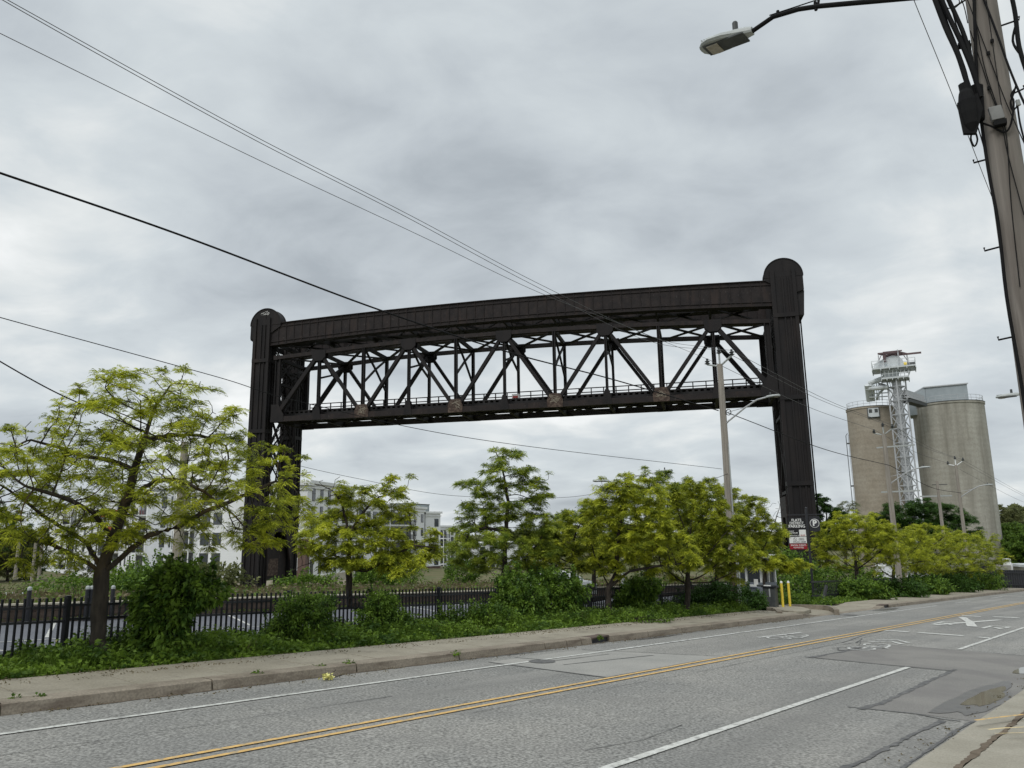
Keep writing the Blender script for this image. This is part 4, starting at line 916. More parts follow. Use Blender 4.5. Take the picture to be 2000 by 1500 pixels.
for x_ in (1712,1716,1722): m_.bar(EP(x_,745,1),EP(x_+1,782,2),.12,.12)
for y_ in (762,769,776): m_.bar(EP(1698,y_,1),EP(1734,y_-2,1),.12,.16)
m_.tube([EP(1728,757,1),EP(1714,772,1),EP(1713,780,2)],.2,8)
m_.build('spouts',M['whitem'],ev)
m_=MB()
for k,(a,b,c_,d_) in enumerate(((1733,744,1741,783),(1727,730,1737,749))):
    for off in (0,4): m_.bar(EP(a+off,b),EP(c_+off,d_),.07,.07)
for k in range(10): m_.bar(EP(1716+k*1.3,748+k*.3),EP(1716+k*1.3+2,752+k*.3),.05,.3)
m_.build('ladders',M['galv'],ev)
m_=MB()    # enclosed conveyor to the right silo
for (x0,y0,x1,y1,w_,h_) in ((1765,767,1800,779,1.0,.9),(1767,776,1800,786,1.6,.35)): m_.bar(EP(x0,y0),EP(x1,y1,5),w_,h_)
for k in range(7): m_.bar(EP(1767+k*5,769+k*1.6,k*.7),EP(1767+k*5,778+k*1.6,k*.7),.1,.1)
m_.build('conveyor',M['galv'],ev)
m_=MB(); m_.bar(EP(1770,783),EP(1803,792,4),1.4,.5); m_.build('conveyor_dark_deck',M['dkgrey'],ev)  # dark grey deck bar below the conveyor
# ================================================================ UTILITY POLES (row along the far kerb)
def far_pole(u,v,top,label,arm,lampside=True,steel=False,r0=.19,dist=False,group='utility poles along the far pavement'):
    b=G(u,v,0); r=root('utility_pole',label,'utility pole',b,group)
    m_=MB(); n=9; m_.tube([b-ZZ*.3,b+ZZ*top*.5,b+ZZ*top],[r0,r0*.86,r0*.66],12); m_.build('shaft',M['wood'],r,smooth=False)
    T=b+ZZ*top
    if arm=='delta':
        for nm,p in (('centre',np.array([0,0,.5])),('left',V*.62+ZZ*.08),('right',-V*.62+ZZ*.32)):
            st=T+ZZ*(-.1 if nm!='centre' else 0); e_=T+p
            m_=MB(); m_.tube([st,e_],.045,6); m_.build('insulator_arm',M['trimw'] if dist else M['ltgrey'],r)
            m_=MB(); 
            for k,(rr_,z_) in enumerate(((.06,0),(.13,.06),(.05,.1),(.12,.17),(.05,.22),(.07,.28))): pass
            m_.lathe(e_,[(.001,-.02),(.05,0),(.14,.05),(.05,.09),(.12,.15),(.05,.2),(.06,.28),(.001,.3)],10); m_.build('insulator',M['dkgrey'],r)
    if lampside:
        hz=lampside; st=T-ZZ*hz
        p=[st,st-V*.22+ZZ*.2,st-V*1.1+ZZ*.75,st-V*1.65+ZZ*1.02,st-V*2.1+ZZ*1.08]
        m_=MB(); m_.tube(p,.04,8); m_.tube([T-ZZ*(hz-.6)-V*.1,st-V*1.3+ZZ*.78],.015,5); m_.build('lamp_arm',M['galv'] if not steel else M['ltgrey'],r)
        luminaire(p[-1],-V,r,.85)
    return r
def luminaire(p,d,parent,s=1.0,lensm='lens'):
    """cobra-head street light pointing along d from its arm end p"""
    d=np.asarray(d,float); d=d/np.linalg.norm(d); sd=np.cross(d,ZZ); sd/=np.linalg.norm(sd); L_=.72*s; prof=[(-.02,.055,.05,.05),(.08,.07,.07,.055),(.28,.12,.075,.06),(.5,.175,.075,.06),(.75,.19,.06,.055),(.9,.15,.045,.05),(.985,.08,.03,.035),(1.0,.03,.015,.02)]
    P=[];n=12
    for t,wd,up_,dn in prof:
        for k in range(n):
            a=2*math.pi*k/n; x=math.cos(a)*wd*s; z_=math.sin(a); z_=(z_*up_*1.3 if z_>0 else max(z_,-.62)*dn)*s
            P.append(np.asarray(p)+d*L_*t+sd*x+ZZ*z_)
    m_=MB(); m=len(prof); fs=[(i*n+k,i*n+(k+1)%n,(i+1)*n+(k+1)%n,(i+1)*n+k) for i in range(m-1) for k in range(n)]+[tuple(range(n)),tuple((m-1)*n+k for k in range(n-1,-1,-1))]
    m_.add(P,fs); 
    for k in range(5): m_.cbox(np.asarray(p)+d*L_*(.72+.05*k)+ZZ*.06*s,d*.012,sd*.2*s,ZZ*.05*s)
    hd=m_.build('luminaire',M['ltgrey'],parent)
    m_=MB(); m_.cbox(np.asarray(p)+d*L_*.5-ZZ*.038*s,d*L_*.78,sd*.24*s,ZZ*.02*s); m_.build('underside',M['dkgrey'],hd)
    m_=MB(); m_.cbox(np.asarray(p)+d*L_*.72-ZZ*.050*s,d*L_*.22,sd*.22*s,ZZ*.02*s); m_.build('lens',M[lensm],hd)
    m_=MB(); c=np.asarray(p)+d*L_*.3+ZZ*.08*s; m_.lathe(c,[(.038*s,0),(.038*s,.13*s),(.03*s,.15*s),(.001,.155*s)],10); m_.build('photocell',M['dkgrey'],hd)
    return hd
def pole_uv(px,py,v): P=onv(px,py,v); return P@U
TP1=far_pole(32.2,15.5,11.04,'weathered grey wooden utility pole in front of the bridge truss, its street lamp pointing right','delta',2.9,r0=.2)
TP2=far_pole(57.0,15.5,11.05,'wooden utility pole standing in front of the left silo with two cross bars','delta',3.6,r0=.2)
TP3=far_pole(78.3,15.5,11.0,'thin utility pole with a white three-armed top in front of the right silo','delta',3.0,r0=.17,dist=True)
P2=G(57,15.5,0)
for z_ in (10.1,7.0):
    m_=MB(); m_.bar(P2+ZZ*z_+V*.55,P2+ZZ*z_-V*1.9,.09,.1); o=m_.build('cross_bar',M['ltgrey'],TP2)
r=root('utility_pole','short wooden utility pole with a small cross-arm between the silos and the taller poles','utility pole',zz(onray(1842,1040,90),-6.2),'utility poles along the far pavement')
pb=ORG[r.name]; zt=onray(1829,940,90)[2]; m_=MB(); m_.tube([pb,zz(pb,zt)],[.2,.14],8); m_.build('shaft',M['wood'],r)
m_=MB(); m_.bar(zz(pb,zt-1.5)-tE*1.7,zz(pb,zt-1.5)+tE*1.2,.12,.14); m_.build('cross_arm',M['ltgrey'],r)
m_=MB(); m_.bar(zz(pb,zt-.35)-tE*.5,zz(pb,zt-.35)+tE*.9,.07,.07); m_.build('top_bracket',M['dkgrey'],r)
# pole details on the nearest far-side pole
P1=G(32.2,15.5,0); m_=MB()
m_.tube([P1+ZZ*7.3-V*.2-U*.1,P1+ZZ*4.5-V*.19-U*.1,P1+ZZ*.3-V*.2-U*.12],.025,6); m_.tube([P1+ZZ*2.6-V*.22,P1-V*.25],.05,8); m_.build('conduit',M['ltgrey'],TP1)
m_=MB(); rg=[P1+ZZ*(8.75)-V*.28+(-V*.12*math.cos(a)+ZZ*.13*math.sin(a)) for a in np.linspace(0,6.2,16)]; m_.tube(rg,.012,5); m_.tube([q-U*.05 for q in rg],.012,5); m_.build('cable_coil',M['cable'],TP1)
m_=MB(); m_.tube([P1+ZZ*0,P1+ZZ*2.2],[.215,.212],12); m_.build('rusty_stain_sleeve',M['rust'],TP1)
# ================================================================ NEAR UTILITY POLE with street lamp
cp=onray(1916,0,8.8); pu=cp@U; pv=cp@V; bN=G(pu,pv,0.05)
np_=root('utility_pole','large weathered wooden utility pole close by at the right edge, carrying a street lamp','utility pole',bN)
def NP(px,py,f=-.0): return onray(px,py,8.8+f)
top=bN+ZZ*12.0; m_=MB(); m_.tube([bN-ZZ*.2,bN+ZZ*2.5,bN+ZZ*6,bN+ZZ*9,top],[.185,.172,.152,.134,.12],20); m_.build('shaft',M['woodn'],np_,smooth=True)
for i,(x0,y0,x1,y1) in enumerate(((1858,17,1884,1),(1902,318,1932,310),(1923,490,1957,481),(1950,664,1987,656),(1991,38,1950,52),(2000,173,1974,185))):
    a=NP(x0,y0,-.02); b=NP(x1,y1,0); m_=MB(); dz=.035 if i<4 else .035
    m_.tube([a+ZZ*dz,a,b+(b-a)*.3],.0095,6); m_.build('climbing_step',M['cable'],np_)
# street lamp arm reaching over the road (plane u = const)
def onu(px,py,u): r=ray(px,py); return r*(u/(r@U))
ua=pu
ap=[onu(1468,62,ua),onu(1510,33,ua),onu(1560,18,ua),onu(1600,12,ua),onu(1700,3,ua),onu(1800,-6,ua),zz(bN,onu(1905,-20,ua)[2])]
m_=MB(); m_.tube(ap,.030,10); m_.build('lamp_arm',M['cable'],np_)
m_=MB(); a=onu(1503,30,ua); b=onu(1595,0,ua); m_.tube([a,b,b+(b-a)*1.2],.008,5); m_.tube([onu(1519,28,ua),onu(1519,21,ua)],.02,6); m_.tube([onu(1597,14,ua),onu(1600,-6,ua)],.016,6); m_.tube([onu(1594,20,ua),onu(1592,4,ua)],.02,6); m_.build('arm_stay',M['cable'],np_)
luminaire(ap[0]-U*0+V*.0,onu(1388,92,ua)-ap[0],np_,1.0)
# cables on and beside the pole
def ncable(pts,r,name='cable',f=-.17,mt='cable',parent=np_):
    m_=MB(); q=[onray(x,y,8.8+(pt[0] if pt else f)) for x,y,*pt in pts]; 
    # smooth by Catmull-Rom
    q=[q[0]]+q+[q[-1]]; P=[]
    for i in range(1,len(q)-2):
        for t in np.linspace(0,1,5)[:-1 if i<len(q)-3 else 5]:
            P.append(.5*((2*q[i])+(-q[i-1]+q[i+1])*t+(2*q[i-1]-5*q[i]+4*q[i+1]-q[i+2])*t*t+(-q[i-1]+3*q[i]-3*q[i+1]+q[i+2])*t**3))
    m_.tube(P,r,7); return m_.build(name,M[mt],parent)
ncable([(1902,-20),(1906,110),(1912,200),(1930,330),(1950,440),(1966,580),(1990,720),(2010,850)],.016)
ncable([(1918,-10),(1945,60),(1970,130),(1995,190),(2015,230)],.011)
ncable([(1886,-10),(1912,60),(1935,120),(1965,200),(2005,290)],.005); ncable([(1898,-10),(1920,120),(1945,200),(1965,260),(1975,400),(1992,560)],.005)
ncable([(1895,60),(1918,130),(1938,190),(1955,230),(1968,300),(2000,420)],.005); ncable([(1925,-10),(1935,60),(1945,130),(1955,200),(1960,230)],.004)
ncable([(1975,-10,-.1),(1983,30,-.1),(1990,90,-.1),(2005,140,-.1)],.022); ncable([(1985,45,-.1),(1978,80,-.1),(1992,105,-.1),(2006,118,-.1)],.012)
ncable([(1910,238),(1935,246),(1962,258),(1975,240),(1980,200),(1975,185),(1985,170)],.010)
for y0 in (80,104,172): 
    m_=MB(); m_.cbox(onray(1928+y0*.02+((y0==80)*8),y0,8.8-.155),tE*.03,fE*.03,ZZ*.03); m_.build('bolt',M['cable'],np_)
m_=MB(); c=onray(1946,222,8.8-.2); m_.cbox(c,tE*.115,fE*.06,ZZ*.15-tE*.02); jb=m_.build('junction_box',M['boxg'],np_,bevel=.008)
m_=MB(); m_.cbox(c-ZZ*.11+tE*.02,tE*.11,fE*.07,ZZ*.05); m_.build('box_base',M['cable'],np_)
# heavy cable bundle and splice closure
ncable([(1815,-30),(1845,50),(1870,105),(1888,160),(1897,185)],.026,f=-.3); ncable([(1826,-30),(1852,30),(1878,85),(1900,140),(1915,190)],.024,f=-.28); ncable([(1838,-30),(1862,20),(1885,75),(1905,150)],.022,f=-.26)
ncable([(1820,-25),(1848,45),(1866,90),(1884,140),(1890,170)],.02,f=-.24)
ncable([(1850,-20,-.2),(1862,30,-.2),(1872,60,-.2),(1885,85,-.2)],.006); ncable([(1868,-20,-.2),(1882,10,-.2),(1890,45,-.2)],.005)
ncable([(1843,-5,-.25),(1850,15,-.22),(1864,14,-.22),(1874,4,-.2),(1868,-8,-.2)],.005); ncable([(1850,3,-.2),(1858,18,-.22),(1872,10,-.22),(1880,-2,-.2)],.004)
ncable([(1901,250,-.2),(1896,270,-.2),(1903,286,-.2),(1909,272,-.2),(1902,250,-.2)],.009)
ncable([(1907,240,-.1),(1918,275,-.1),(1930,320,-.1)],.006)
m_=MB(); a=onray(1884,172,8.5); b=onray(1900,262,8.5); ax=(b-a); sd=np.cross(ax,fE); sd/=np.linalg.norm(sd)
m_.tube([a,a+ax*.12,a+ax*.3,a+ax*.55,a+ax*.8,b],[.04,.065,.082,.082,.07,.025],14); m_.tube([a-ax*.08,a+ax*.15],[.055,.05],10)
m_.prism([a+sd*.10-fE*.03+ax*.2,a+ax*.55+sd*.12-fE*.03,b+ax*.02+sd*.03-fE*.03,b-ax*.04-sd*.08-fE*.03,a+ax*.3-sd*.09-fE*.03],fE*.05)
m_.tube([onray(1905,170,8.6),onray(1911,235,8.6)],[.07,.06],8)
sc_=m_.build('splice_closure',M['cable'],np_)
m_=MB(); c=onray(1882,88,8.6); m_.tube([c-tE*.05,c+tE*.06],.035,8); m_.tube([c+tE*.05,onray(1893,112,8.65)],.02,6); m_.build('cable_bracket',M['cable'],np_)
m_=MB(); m_.hexa([onray(1888,98,8.7),onray(1898,98,8.7),onray(1902,145,8.7),onray(1900,150,8.7)]+[onray(1888,98,8.75),onray(1898,98,8.75),onray(1902,145,8.75),onray(1900,150,8.75)]); m_.build('wood_bracket',M['woodn'],np_)
ncable([(1985,165,-.1),(1979,185,-.1),(1974,200,-.1),(1978,214,-.1),(1986,208,-.1),(1986,196,-.1),(1992,240,-.1),(2005,290,-.1)],.009)
m_=MB(); m_.tube([onray(1987,196,8.7),onray(1990,206,8.7)],.02,8); m_.build('wire_clamp',M['ltgrey'],np_)
b2=G(30.5,1.2,.05); r=root('utility_pole','utility pole standing outside the right edge, only its street lamp reaching into view','utility pole',b2); h2=onv(1950,776,4.5)
m_=MB(); m_.tube([b2-ZZ*.2,zz(b2,h2[2]+2.5)],[.18,.14],12); m_.build('shaft',M['woodn'],r)
m_=MB(); e2=h2-U*(h2@U)+U*(b2@U); hp=e2-V*.62; m_.tube([hp,hp-V*.8+ZZ*.12,hp-V*2+ZZ*.05,zz(b2,e2[2]-.4)],.035,8); m_.build('lamp_arm',M['cable'],r); luminaire(hp,V-ZZ*.03,r,.95)
# ================================================================ OVERHEAD LINES
def line(name,label,pts,r,mt='wire',cat='wire',group=None,dens=14):
    q=[np.asarray(p,float) for p in pts]; q=[2*q[0]-q[1]]+q+[2*q[-1]-q[-2]]; P=[]
    for i in range(1,len(q)-2):
        for t in np.linspace(0,1,dens)[:-1 if i<len(q)-3 else dens]:
            P.append(.5*((2*q[i])+(-q[i-1]+q[i+1])*t+(2*q[i-1]-5*q[i]+4*q[i+1]-q[i+2])*t*t+(-q[i-1]+3*q[i]-3*q[i+1]+q[i+2])*t**3))
    m_=MB(); m_.tube(P,r,5); o=m_.build(name,M[mt]); 
    return setp(o,label,cat,group)
def lv(v,*pts): return [onv(x,y,v) for x,y in pts]
wg='overhead wires along the far side'
line('power_line','uppermost thin wire of the sagging trio from the upper left corner to the pole top',[onv(-60,-45,15.5)]+lv(15.5,(15,0),(490,262),(800,420),(1060,558),(1280,660))+[G(32.2,15.5,11.8)],.0085,group=wg)
line('power_line','middle thin wire of the sagging trio, close beside the uppermost one',[onv(-60,-53,14.9)]+lv(14.9,(5,0),(480,264),(790,422),(1040,556),(1270,667))+[G(32.2,14.88,11.6)],.0085,group=wg)
line('power_line','lower single wire sagging from the upper left edge to the left arm of the pole',lv(16.1,(-60,33),(0,65),(500,310),(820,460),(1050,570),(1230,640))+[G(32.2,16.12,11.4)],.0085,group=wg)
line('cable','thick black cable sagging across the sky in front of the left end of the truss',lv(15.4,(-60,318),(0,338),(360,462),(740,605),(1000,690),(1200,742),(1403,802)),.024,'cable','cable')
line('cable','faint wire passing in front of the left bridge tower towards the middle pole',lv(15.4,(-60,600),(0,620),(420,735),(600,788),(960,862),(1410,916)),.009,'cable','cable')
line('cable','short dark cable entering the big tree crown at the left edge',[onv(-60,668,15.4),onv(0,706,15.4),onv(100,762,15.3),onv(190,803,15.2),onv(300,850,15.2),onray(366,880,30)],.013,'cable','cable')
line('cable','thin wire running above the apartment roofs between the trees',[onray(368,835,30),onray(480,872,33),onray(560,903,34),onray(700,935,37),onray(885,968,40),onray(1110,971,44),onray(1240,945,46)],.010,'cable','cable')
line('cable','wire stay slanting into the middle tree crowns from the grey pole',[G(32.2,15.4,6.0),onray(1375,945,34),onray(1340,975,34)],.010,'cable','cable')
for i,(v_,h0,h1,lb) in enumerate(((15.5,11.8,11.8,'upper wire between the middle pole and the pole by the left silo'),(14.88,11.6,11.6,'second wire between the middle pole and the pole by the left silo'),(16.12,11.4,11.4,'third wire between the middle pole and the pole by the left silo'))):
    a=G(32.2,v_,h0); b=G(57,v_,h1); line('power_line',lb,[a,(a+b)/2-ZZ*.32,b],.012,group=wg)
    c=G(78.3,v_,h1-.2); line('power_line',lb.replace('middle pole and the pole by the left silo','pole by the left silo and the white-armed pole'),[b,(b+c)/2-ZZ*.32,c],.012,group=wg)
    d=G(140,v_-2,h1-2); line('power_line',lb.replace('between the middle pole and the pole by the left silo','leaving the white-armed pole past the right silo'),[c,(c+d)/2-ZZ*.6,d],.012,group=wg)
a=G(32.2,15.3,8.75); b=G(57,15.3,8.8); c=G(78.3,15.3,8.45); line('cable','black cable from the middle pole past the right bridge tower',[a,(a+b)/2-ZZ*.3,b],.02,'cable','cable'); line('cable','black cable crossing the elevator tower between two far poles',[b,(b+c)/2-ZZ*.5,c],.02,'cable','cable')
line('cable','thin straight wire running down beside the near pole at upper right',[onray(1700,-220,11),onray(1772,-40,12),onray(1785,0,12.3),onray(1860,185,14),onray(1950,415,17),onray(2010,540,21),G(30.5,1.2,6.0)],.006,'wire','wire')
# ================================================================ BUILDINGS
def hd(px,D,py=1040): 
    r=ray(px,py); q=r/np.hypot(r[0],r[1])*D; return np.array([q[0],q[1],0])
def hz(px,py,D): r=ray(px,py); return r[2]/np.hypot(r[0],r[1])*D
def building(name,label,A,Bp,zb,zt,thick,floors,wins,balc=(),brick=None,side=None,mt='white',cornice=True,base=None,piers=(),fh=None,drains=(),winh=1.75,tallrow=None):
    """facade from A to Bp (left to right); wins: list of (t,width); balc: (t0,t1,floors)"""
    A=np.array(A,float); Bp=np.array(Bp,float); L_=np.linalg.norm(Bp-A); x=(Bp-A)/L_; nrm=np.array([x[1],-x[0],0]); 
    if nrm@((A+Bp)/2)>0: nrm=-nrm
    r=root(name,label,'building',(A+Bp)/2+ZZ*zb)
    back=-nrm
    fh=fh or (zt-zb-1.0)/floors
    m_=MB(); zbr=brick if brick is not None else zb
    m_.obox(A+ZZ*zbr,x*L_,back*thick,ZZ*(zt-zbr)); m_.build('wall',M[mt],r)
    if brick is not None:
        m_=MB(); m_.obox(A+ZZ*zb-x*.03+nrm*.05,x*(L_+.06),back*(thick+.1),ZZ*(zbr-zb)); m_.build('brick_storey',M['brick'],r)
        m_=MB(); m_.obox(A+ZZ*zbr-x*.1+nrm*.14,x*(L_+.2),back*.3,ZZ*.22); m_.build('band_course',M['trimw'],r)
    if base:
        m_=MB(); m_.obox(A+ZZ*(zb-base)-x*.1+nrm*.3,x*(L_+.2),back*(thick+.3),ZZ*base); m_.build('base_wall',M['tan'],r)
    if cornice:
        m_=MB(); m_.obox(A+ZZ*(zt-.25)-x*.35+nrm*.4,x*(L_+.7),back*(thick+.8),ZZ*.5); m_.obox(A+ZZ*(zt-.95)-x*.15+nrm*.18,x*(L_+.3),back*(thick+.3),ZZ*.25); m_.build('cornice',M['trimw'],r)
    for (t0,t1,fl) in balc:
        for f in fl:
            z_=zb+f*fh; o=A+x*L_*t0; w_=L_*(t1-t0); 
            m_=MB(); m_.obox(o+ZZ*(z_+.15)+nrm*.03,x*w_,back*.3,ZZ*(fh-.55)); bc=m_.build('balcony',M['recess_shade'],r)  # flat dark panel on the wall, its colour standing in for recess shade
            m_=MB(); m_.obox(o+ZZ*(z_-.12)+nrm*1.3,x*w_,-nrm*1.32,ZZ*.24); m_.build('slab',M['trimw'],bc)
            m_=MB(); zr=z_+.15
            m_.bar(o+nrm*1.25+ZZ*(zr+1.0),o+nrm*1.25+x*w_+ZZ*(zr+1.0),.05,.06); m_.bar(o+nrm*1.25+ZZ*(zr+.08),o+nrm*1.25+x*w_+ZZ*(zr+.08),.04,.05)
            k=int(w_/.16)
            for j in range(k+1): q=o+nrm*1.25+x*w_*j/k; m_.bar(q+ZZ*zr,q+ZZ*(zr+1.0),.025,.025)
            m_.build('railing',M['black'],bc)
            m_=MB(); 
            for tt in ((.12,.4),(.55,.88)): m_.obox(o+x*w_*tt[0]+nrm*.04+ZZ*(z_+.15),x*w_*(tt[1]-tt[0]),nrm*.05,ZZ*2.15)
            m_.build('patio_door',M['glass'],bc)
        z0_=zb+min(fl)*fh; z1_=zb+(max(fl)+1)*fh-.3
        for tt in (t0,t1):
            q=A+x*L_*tt+nrm*1.22; m_=MB(); m_.bar(q+ZZ*z0_,q+ZZ*z1_,.14,.14); m_.build('balcony_post',M['trimw'],r)
    for f in range(floors):
        for (t,w_,*sk) in wins:
            if sk and f in sk[0]: continue
            z_=zb+f*fh+.85; h_=winh; wq=w_
            if tallrow and f in tallrow: h_=fh*.82; z_=zb+f*fh+.35
            o=A+x*(L_*t-wq/2)+ZZ*z_
            m_=MB(); m_.obox(o-x*.07-ZZ*.07+nrm*.01,x*(wq+.14),nrm*.06,ZZ*(h_+.14),0)
            k=2 if wq>.9 else 1
            for j in range(k): m_.obox(o+x*(wq*j/k+.04)+nrm*.05,x*(wq/k-.08),nrm*.03,ZZ*(h_*.62),1); m_.obox(o+x*(wq*j/k+.04)+nrm*.05+ZZ*(h_*.66),x*(wq/k-.08),nrm*.03,ZZ*(h_*.34),1)
            m_.build('window',[M['dkgrey'],M['glass']] if (brick is None or f*fh+zb>=zbr-1) else [M['trimw'],M['glass']],r)
    for t in drains:
        q=A+x*L_*t+nrm*.12; m_=MB(); m_.bar(q+ZZ*(zb+.2),q+ZZ*(zt-1.1),.13,.12); m_.cbox(q+ZZ*(zt-1.2),x*.45,nrm*.3,ZZ*.4); m_.build('downpipe',M['dkgrey'],r)
    return r,x,nrm
# left wing receding to the left
A=hd(81,232); Bq=hd(236,165); z0=hz(83,1113,232)
building('apartment_building','white apartment wing receding at far left behind the big tree trunk',A,Bq,-10.3,hz(236,975,165),14,5,[(.05,1.3),(.11,1.3),(.24,1.8),(.34,1.6),(.53,1.2,(0,)),(.62,1.5),(.70,1.3),(.9,1.5)],[(.40,.50,(1,2,3,4)),(.76,.85,(1,2,3,4))],base=3)
A=hd(222,170); Bq=hd(285,146)
building('apartment_building','white apartment bay with narrow windows seen just right of the big tree trunk',A,Bq,-9.2,hz(285,958,146),12,5,[(.32,.9),(.45,.9),(.60,.9)],[(.02,.22,(1,2,3,4)),(.74,.97,(1,2,3,4))],base=3)
A=hd(285,146); Bq=hd(345,139)
building('apartment_building','grey sided apartment bay behind the right limbs of the big tree',A,Bq,-9.0,hz(340,950,139),12,5,[(.55,1.2),(.85,1.2)],mt='greyside',base=3)
A=hd(338,138.5); Bq=hd(470,131)
building('apartment_building','pale apartment front with stacked dark balconies immediately left of the left bridge tower',A,Bq,-8.6,hz(400,945,135),12,5,[(.48,1.5),(.66,1.5)],[(.06,.32,(1,2,3,4)),(.8,.97,(0,1,2,3,4))],base=3,mt='white')
A=hd(545,121); Bq=hd(598,120)
building('apartment_building','apartment corner, brown brick below and white above, right of the left bridge tower',A,Bq,-9.2,hz(596,944,120),14,5,[(.35,.7),(.62,.7)],brick=hz(590,1052,120),base=3)
A=hd(600,121.5); Bq=hd(690,139)
building('apartment_building','white apartment front with rows of tall windows behind the second tree',A,Bq,hz(600,1128,121.5),hz(600,942,121.5)+.1,14,5,[(.10,.95),(.26,.95),(.42,.95),(.58,.95)],[(.72,.95,(1,2,3,4))],base=4,tallrow=(0,1))
A=hd(690,149); Bq=hd(716,150)
building('apartment_building','narrow set-back white apartment bay behind the second tree trunk',A,Bq,-9.6,hz(700,978,149),12,5,[(.5,1.4)],base=3)
A=hd(712,152); Bq=hd(831,186)
building('apartment_building','white apartment block with a brick ground storey and wide balconies under a grey roof room',A,Bq,-11,hz(714,983,152),16,5,[(.05,1.6),(.14,2.1),(.80,1.8),(.93,1.6)],[(.28,.72,(0,1,2,3,4))],brick=hz(714,1106,152),drains=(.0,.65,.98),base=2)
r=root('roof_room','grey metal plant room on the roof of the balcony apartment block','roof room',hd(815,190)+ZZ*hz(800,990,190)); m_=MB(); a=hd(793,186); b=hd(838,196); x=(b-a); n_=np.array([-x[1],x[0],0]); n_/=np.linalg.norm(n_)
m_.obox(a+ZZ*hz(793,1000,186),x,n_*8,ZZ*(hz(830,985,190)-hz(830,1002,190))); m_.build('plant_room',M['slag'],r); m_=MB(); m_.obox(a+ZZ*hz(826,985,190)-x*.01-n_*.1,x*1.02,n_*8.2,ZZ*.2); m_.build('plant_roof',M['dkgrey'],r)
A=hd(829,187); Bq=hd(860,190)
building('apartment_building','tall white apartment bay with one column of windows at the end of the balcony block',A,Bq,-12,hz(845,1001,188),14,5,[(.75,1.1)],brick=hz(845,1106,188),base=2)
A=hd(858,212); Bq=hd(898,222)
building('apartment_building','far white apartment with dark stacked balconies and brown brick base left of the tall tree',A,Bq,-13,hz(870,1028,214),14,6,[(.62,1.3),(.85,1.3)],[(.02,.34,(0,1,2,3,4,5))],brick=hz(870,1106,214),base=2,drains=(.48,))
A=hd(884,232); Bq=hd(922,236)
building('brick_building','low brown brick building behind the lower branches of the tall tree',A,Bq,-14,hz(900,1102,232),12,2,[(.4,1.4),(.7,1.4)],mt='brick',cornice=False,base=2)
A=hd(926,220); Bq=hd(1078,235)
building('apartment_building','white apartment glimpsed between the trunks of the middle trees',A,Bq,-13,hz(1000,1060,226),12,4,[(.1,1.6),(.22,1.6),(.36,1.6),(.9,1.6)],[(.55,.75,(0,1,2,3))],base=2)
A=hd(1080,236); Bq=hd(1112,238)
building('apartment_building','small white apartment corner glimpsed right of the short middle tree trunk',A,Bq,-13,hz(1095,1112,237),12,2,[(.3,1.6),(.75,1.4)],cornice=False,base=2)
# red banners on the left wing
for px,py,w_,lb in ((214,1003,3.0,'red roof sign high on the white apartments left of the trunk'),(223,1034,2.6,'red and white banner hung on the white apartments below the red roof sign')):
    c=onray(px,py,162); m_=MB(); m_.cbox(c,tE*0+np.array([1,0.2,0])*w_,np.array([-.2,1,0])*.15,ZZ*w_*.45); o=m_.build('banner',M['redletter'],None,org=c); setp(o,lb,'banner')
# low industrial buildings at the right, behind the gate
r=root('concrete_building','low flat-roofed concrete building at the right edge behind the black gate','building',zz(onray(1985,1130,150),-9.5)); m_=MB()
a=zz(hd(1962,140),-10); b=zz(hd(2080,125),-10); x=b-a; n_=np.array([-x[1],x[0],0])/np.linalg.norm(x); hb_=hz(1975,1106,138)+10
m_.obox(a,x,n_*15,ZZ*hb_); m_.build('wall',M['siloR'],r); m_=MB(); m_.obox(a-n_*.3+ZZ*hb_,x,n_*15.5,ZZ*.35); m_.build('roof_edge',M['whitem'],r)
r=root('white_tank','white pipe stack beside the foot of the right silo','tank',zz(onray(1967,1108,142),-8)); m_=MB(); m_.tube([zz(onray(1968,1108,137),-8),onray(1965.5,1091,137)],.55,10); m_.tube([zz(onray(1971,1108,137),-8),onray(1970,1100,137)],.5,10); m_.build('tank_body',M['trimw'],r)
r=root('concrete_wall','low concrete wall at the foot of the right silo beside the crossing signal','wall',G(86,15.5)); m_=MB(); a=G(84,17.5,-.3); b=G(92,14.6,-.3); m_.bar(a+ZZ*1.2,b+ZZ*1.2,.3,2.6); m_.build('wall',M['siloR'],r)
m_=MB(); m_.bar(G(78,20.5,2.2),G(85,17.2,2.2),.3,.25); m_.bar(G(78,20.5,1.0),G(85,17.2,1.0),.12,.25); m_.build('rail',M['trimw'],r)
# ================================================================ PICKET FENCES
def fence(name,label,u0,u1,v0,v1,h,sp=2.44,pk=.118,lean=0,pw=.034):
    r=root(name,label,'fence',G(u0,v0)); d=np.array([u1-u0,v1-v0]); L_=np.linalg.norm(d); d/=L_; n=int(round(L_/sp))
    def Q(t,h_): return G(u0+d[0]*t,v0+d[1]*t,h_)
    for i in range(n):
        m_=MB(); t0=i*sp; t1=t0+sp; sag=rng.normal()*.012
        for hr in (h-.17+sag,h-.43+sag,.18): m_.bar(Q(t0+.03,hr),Q(t1-.03,hr+rng.normal()*.004),.034,.046)
        k=int(sp/pk)
        for j in range(1,k): t=t0+sp*j/k; m_.bar(Q(t,.06)+U*lean*0,Q(t,h+rng.normal()*.004),pw,pw)
        m_.build('picket_panel',M['black'],r)
    for i in range(n+1):
        m_=MB(); p=Q(i*sp,-.1); q=Q(i*sp,h+.02); m_.bar(p,q,.09,.09); m_.cbox(q+ZZ*.01,U*.085,V*.085,ZZ*.025); m_.build('fence_post',M['black'],r)
    return r
FH=1.22
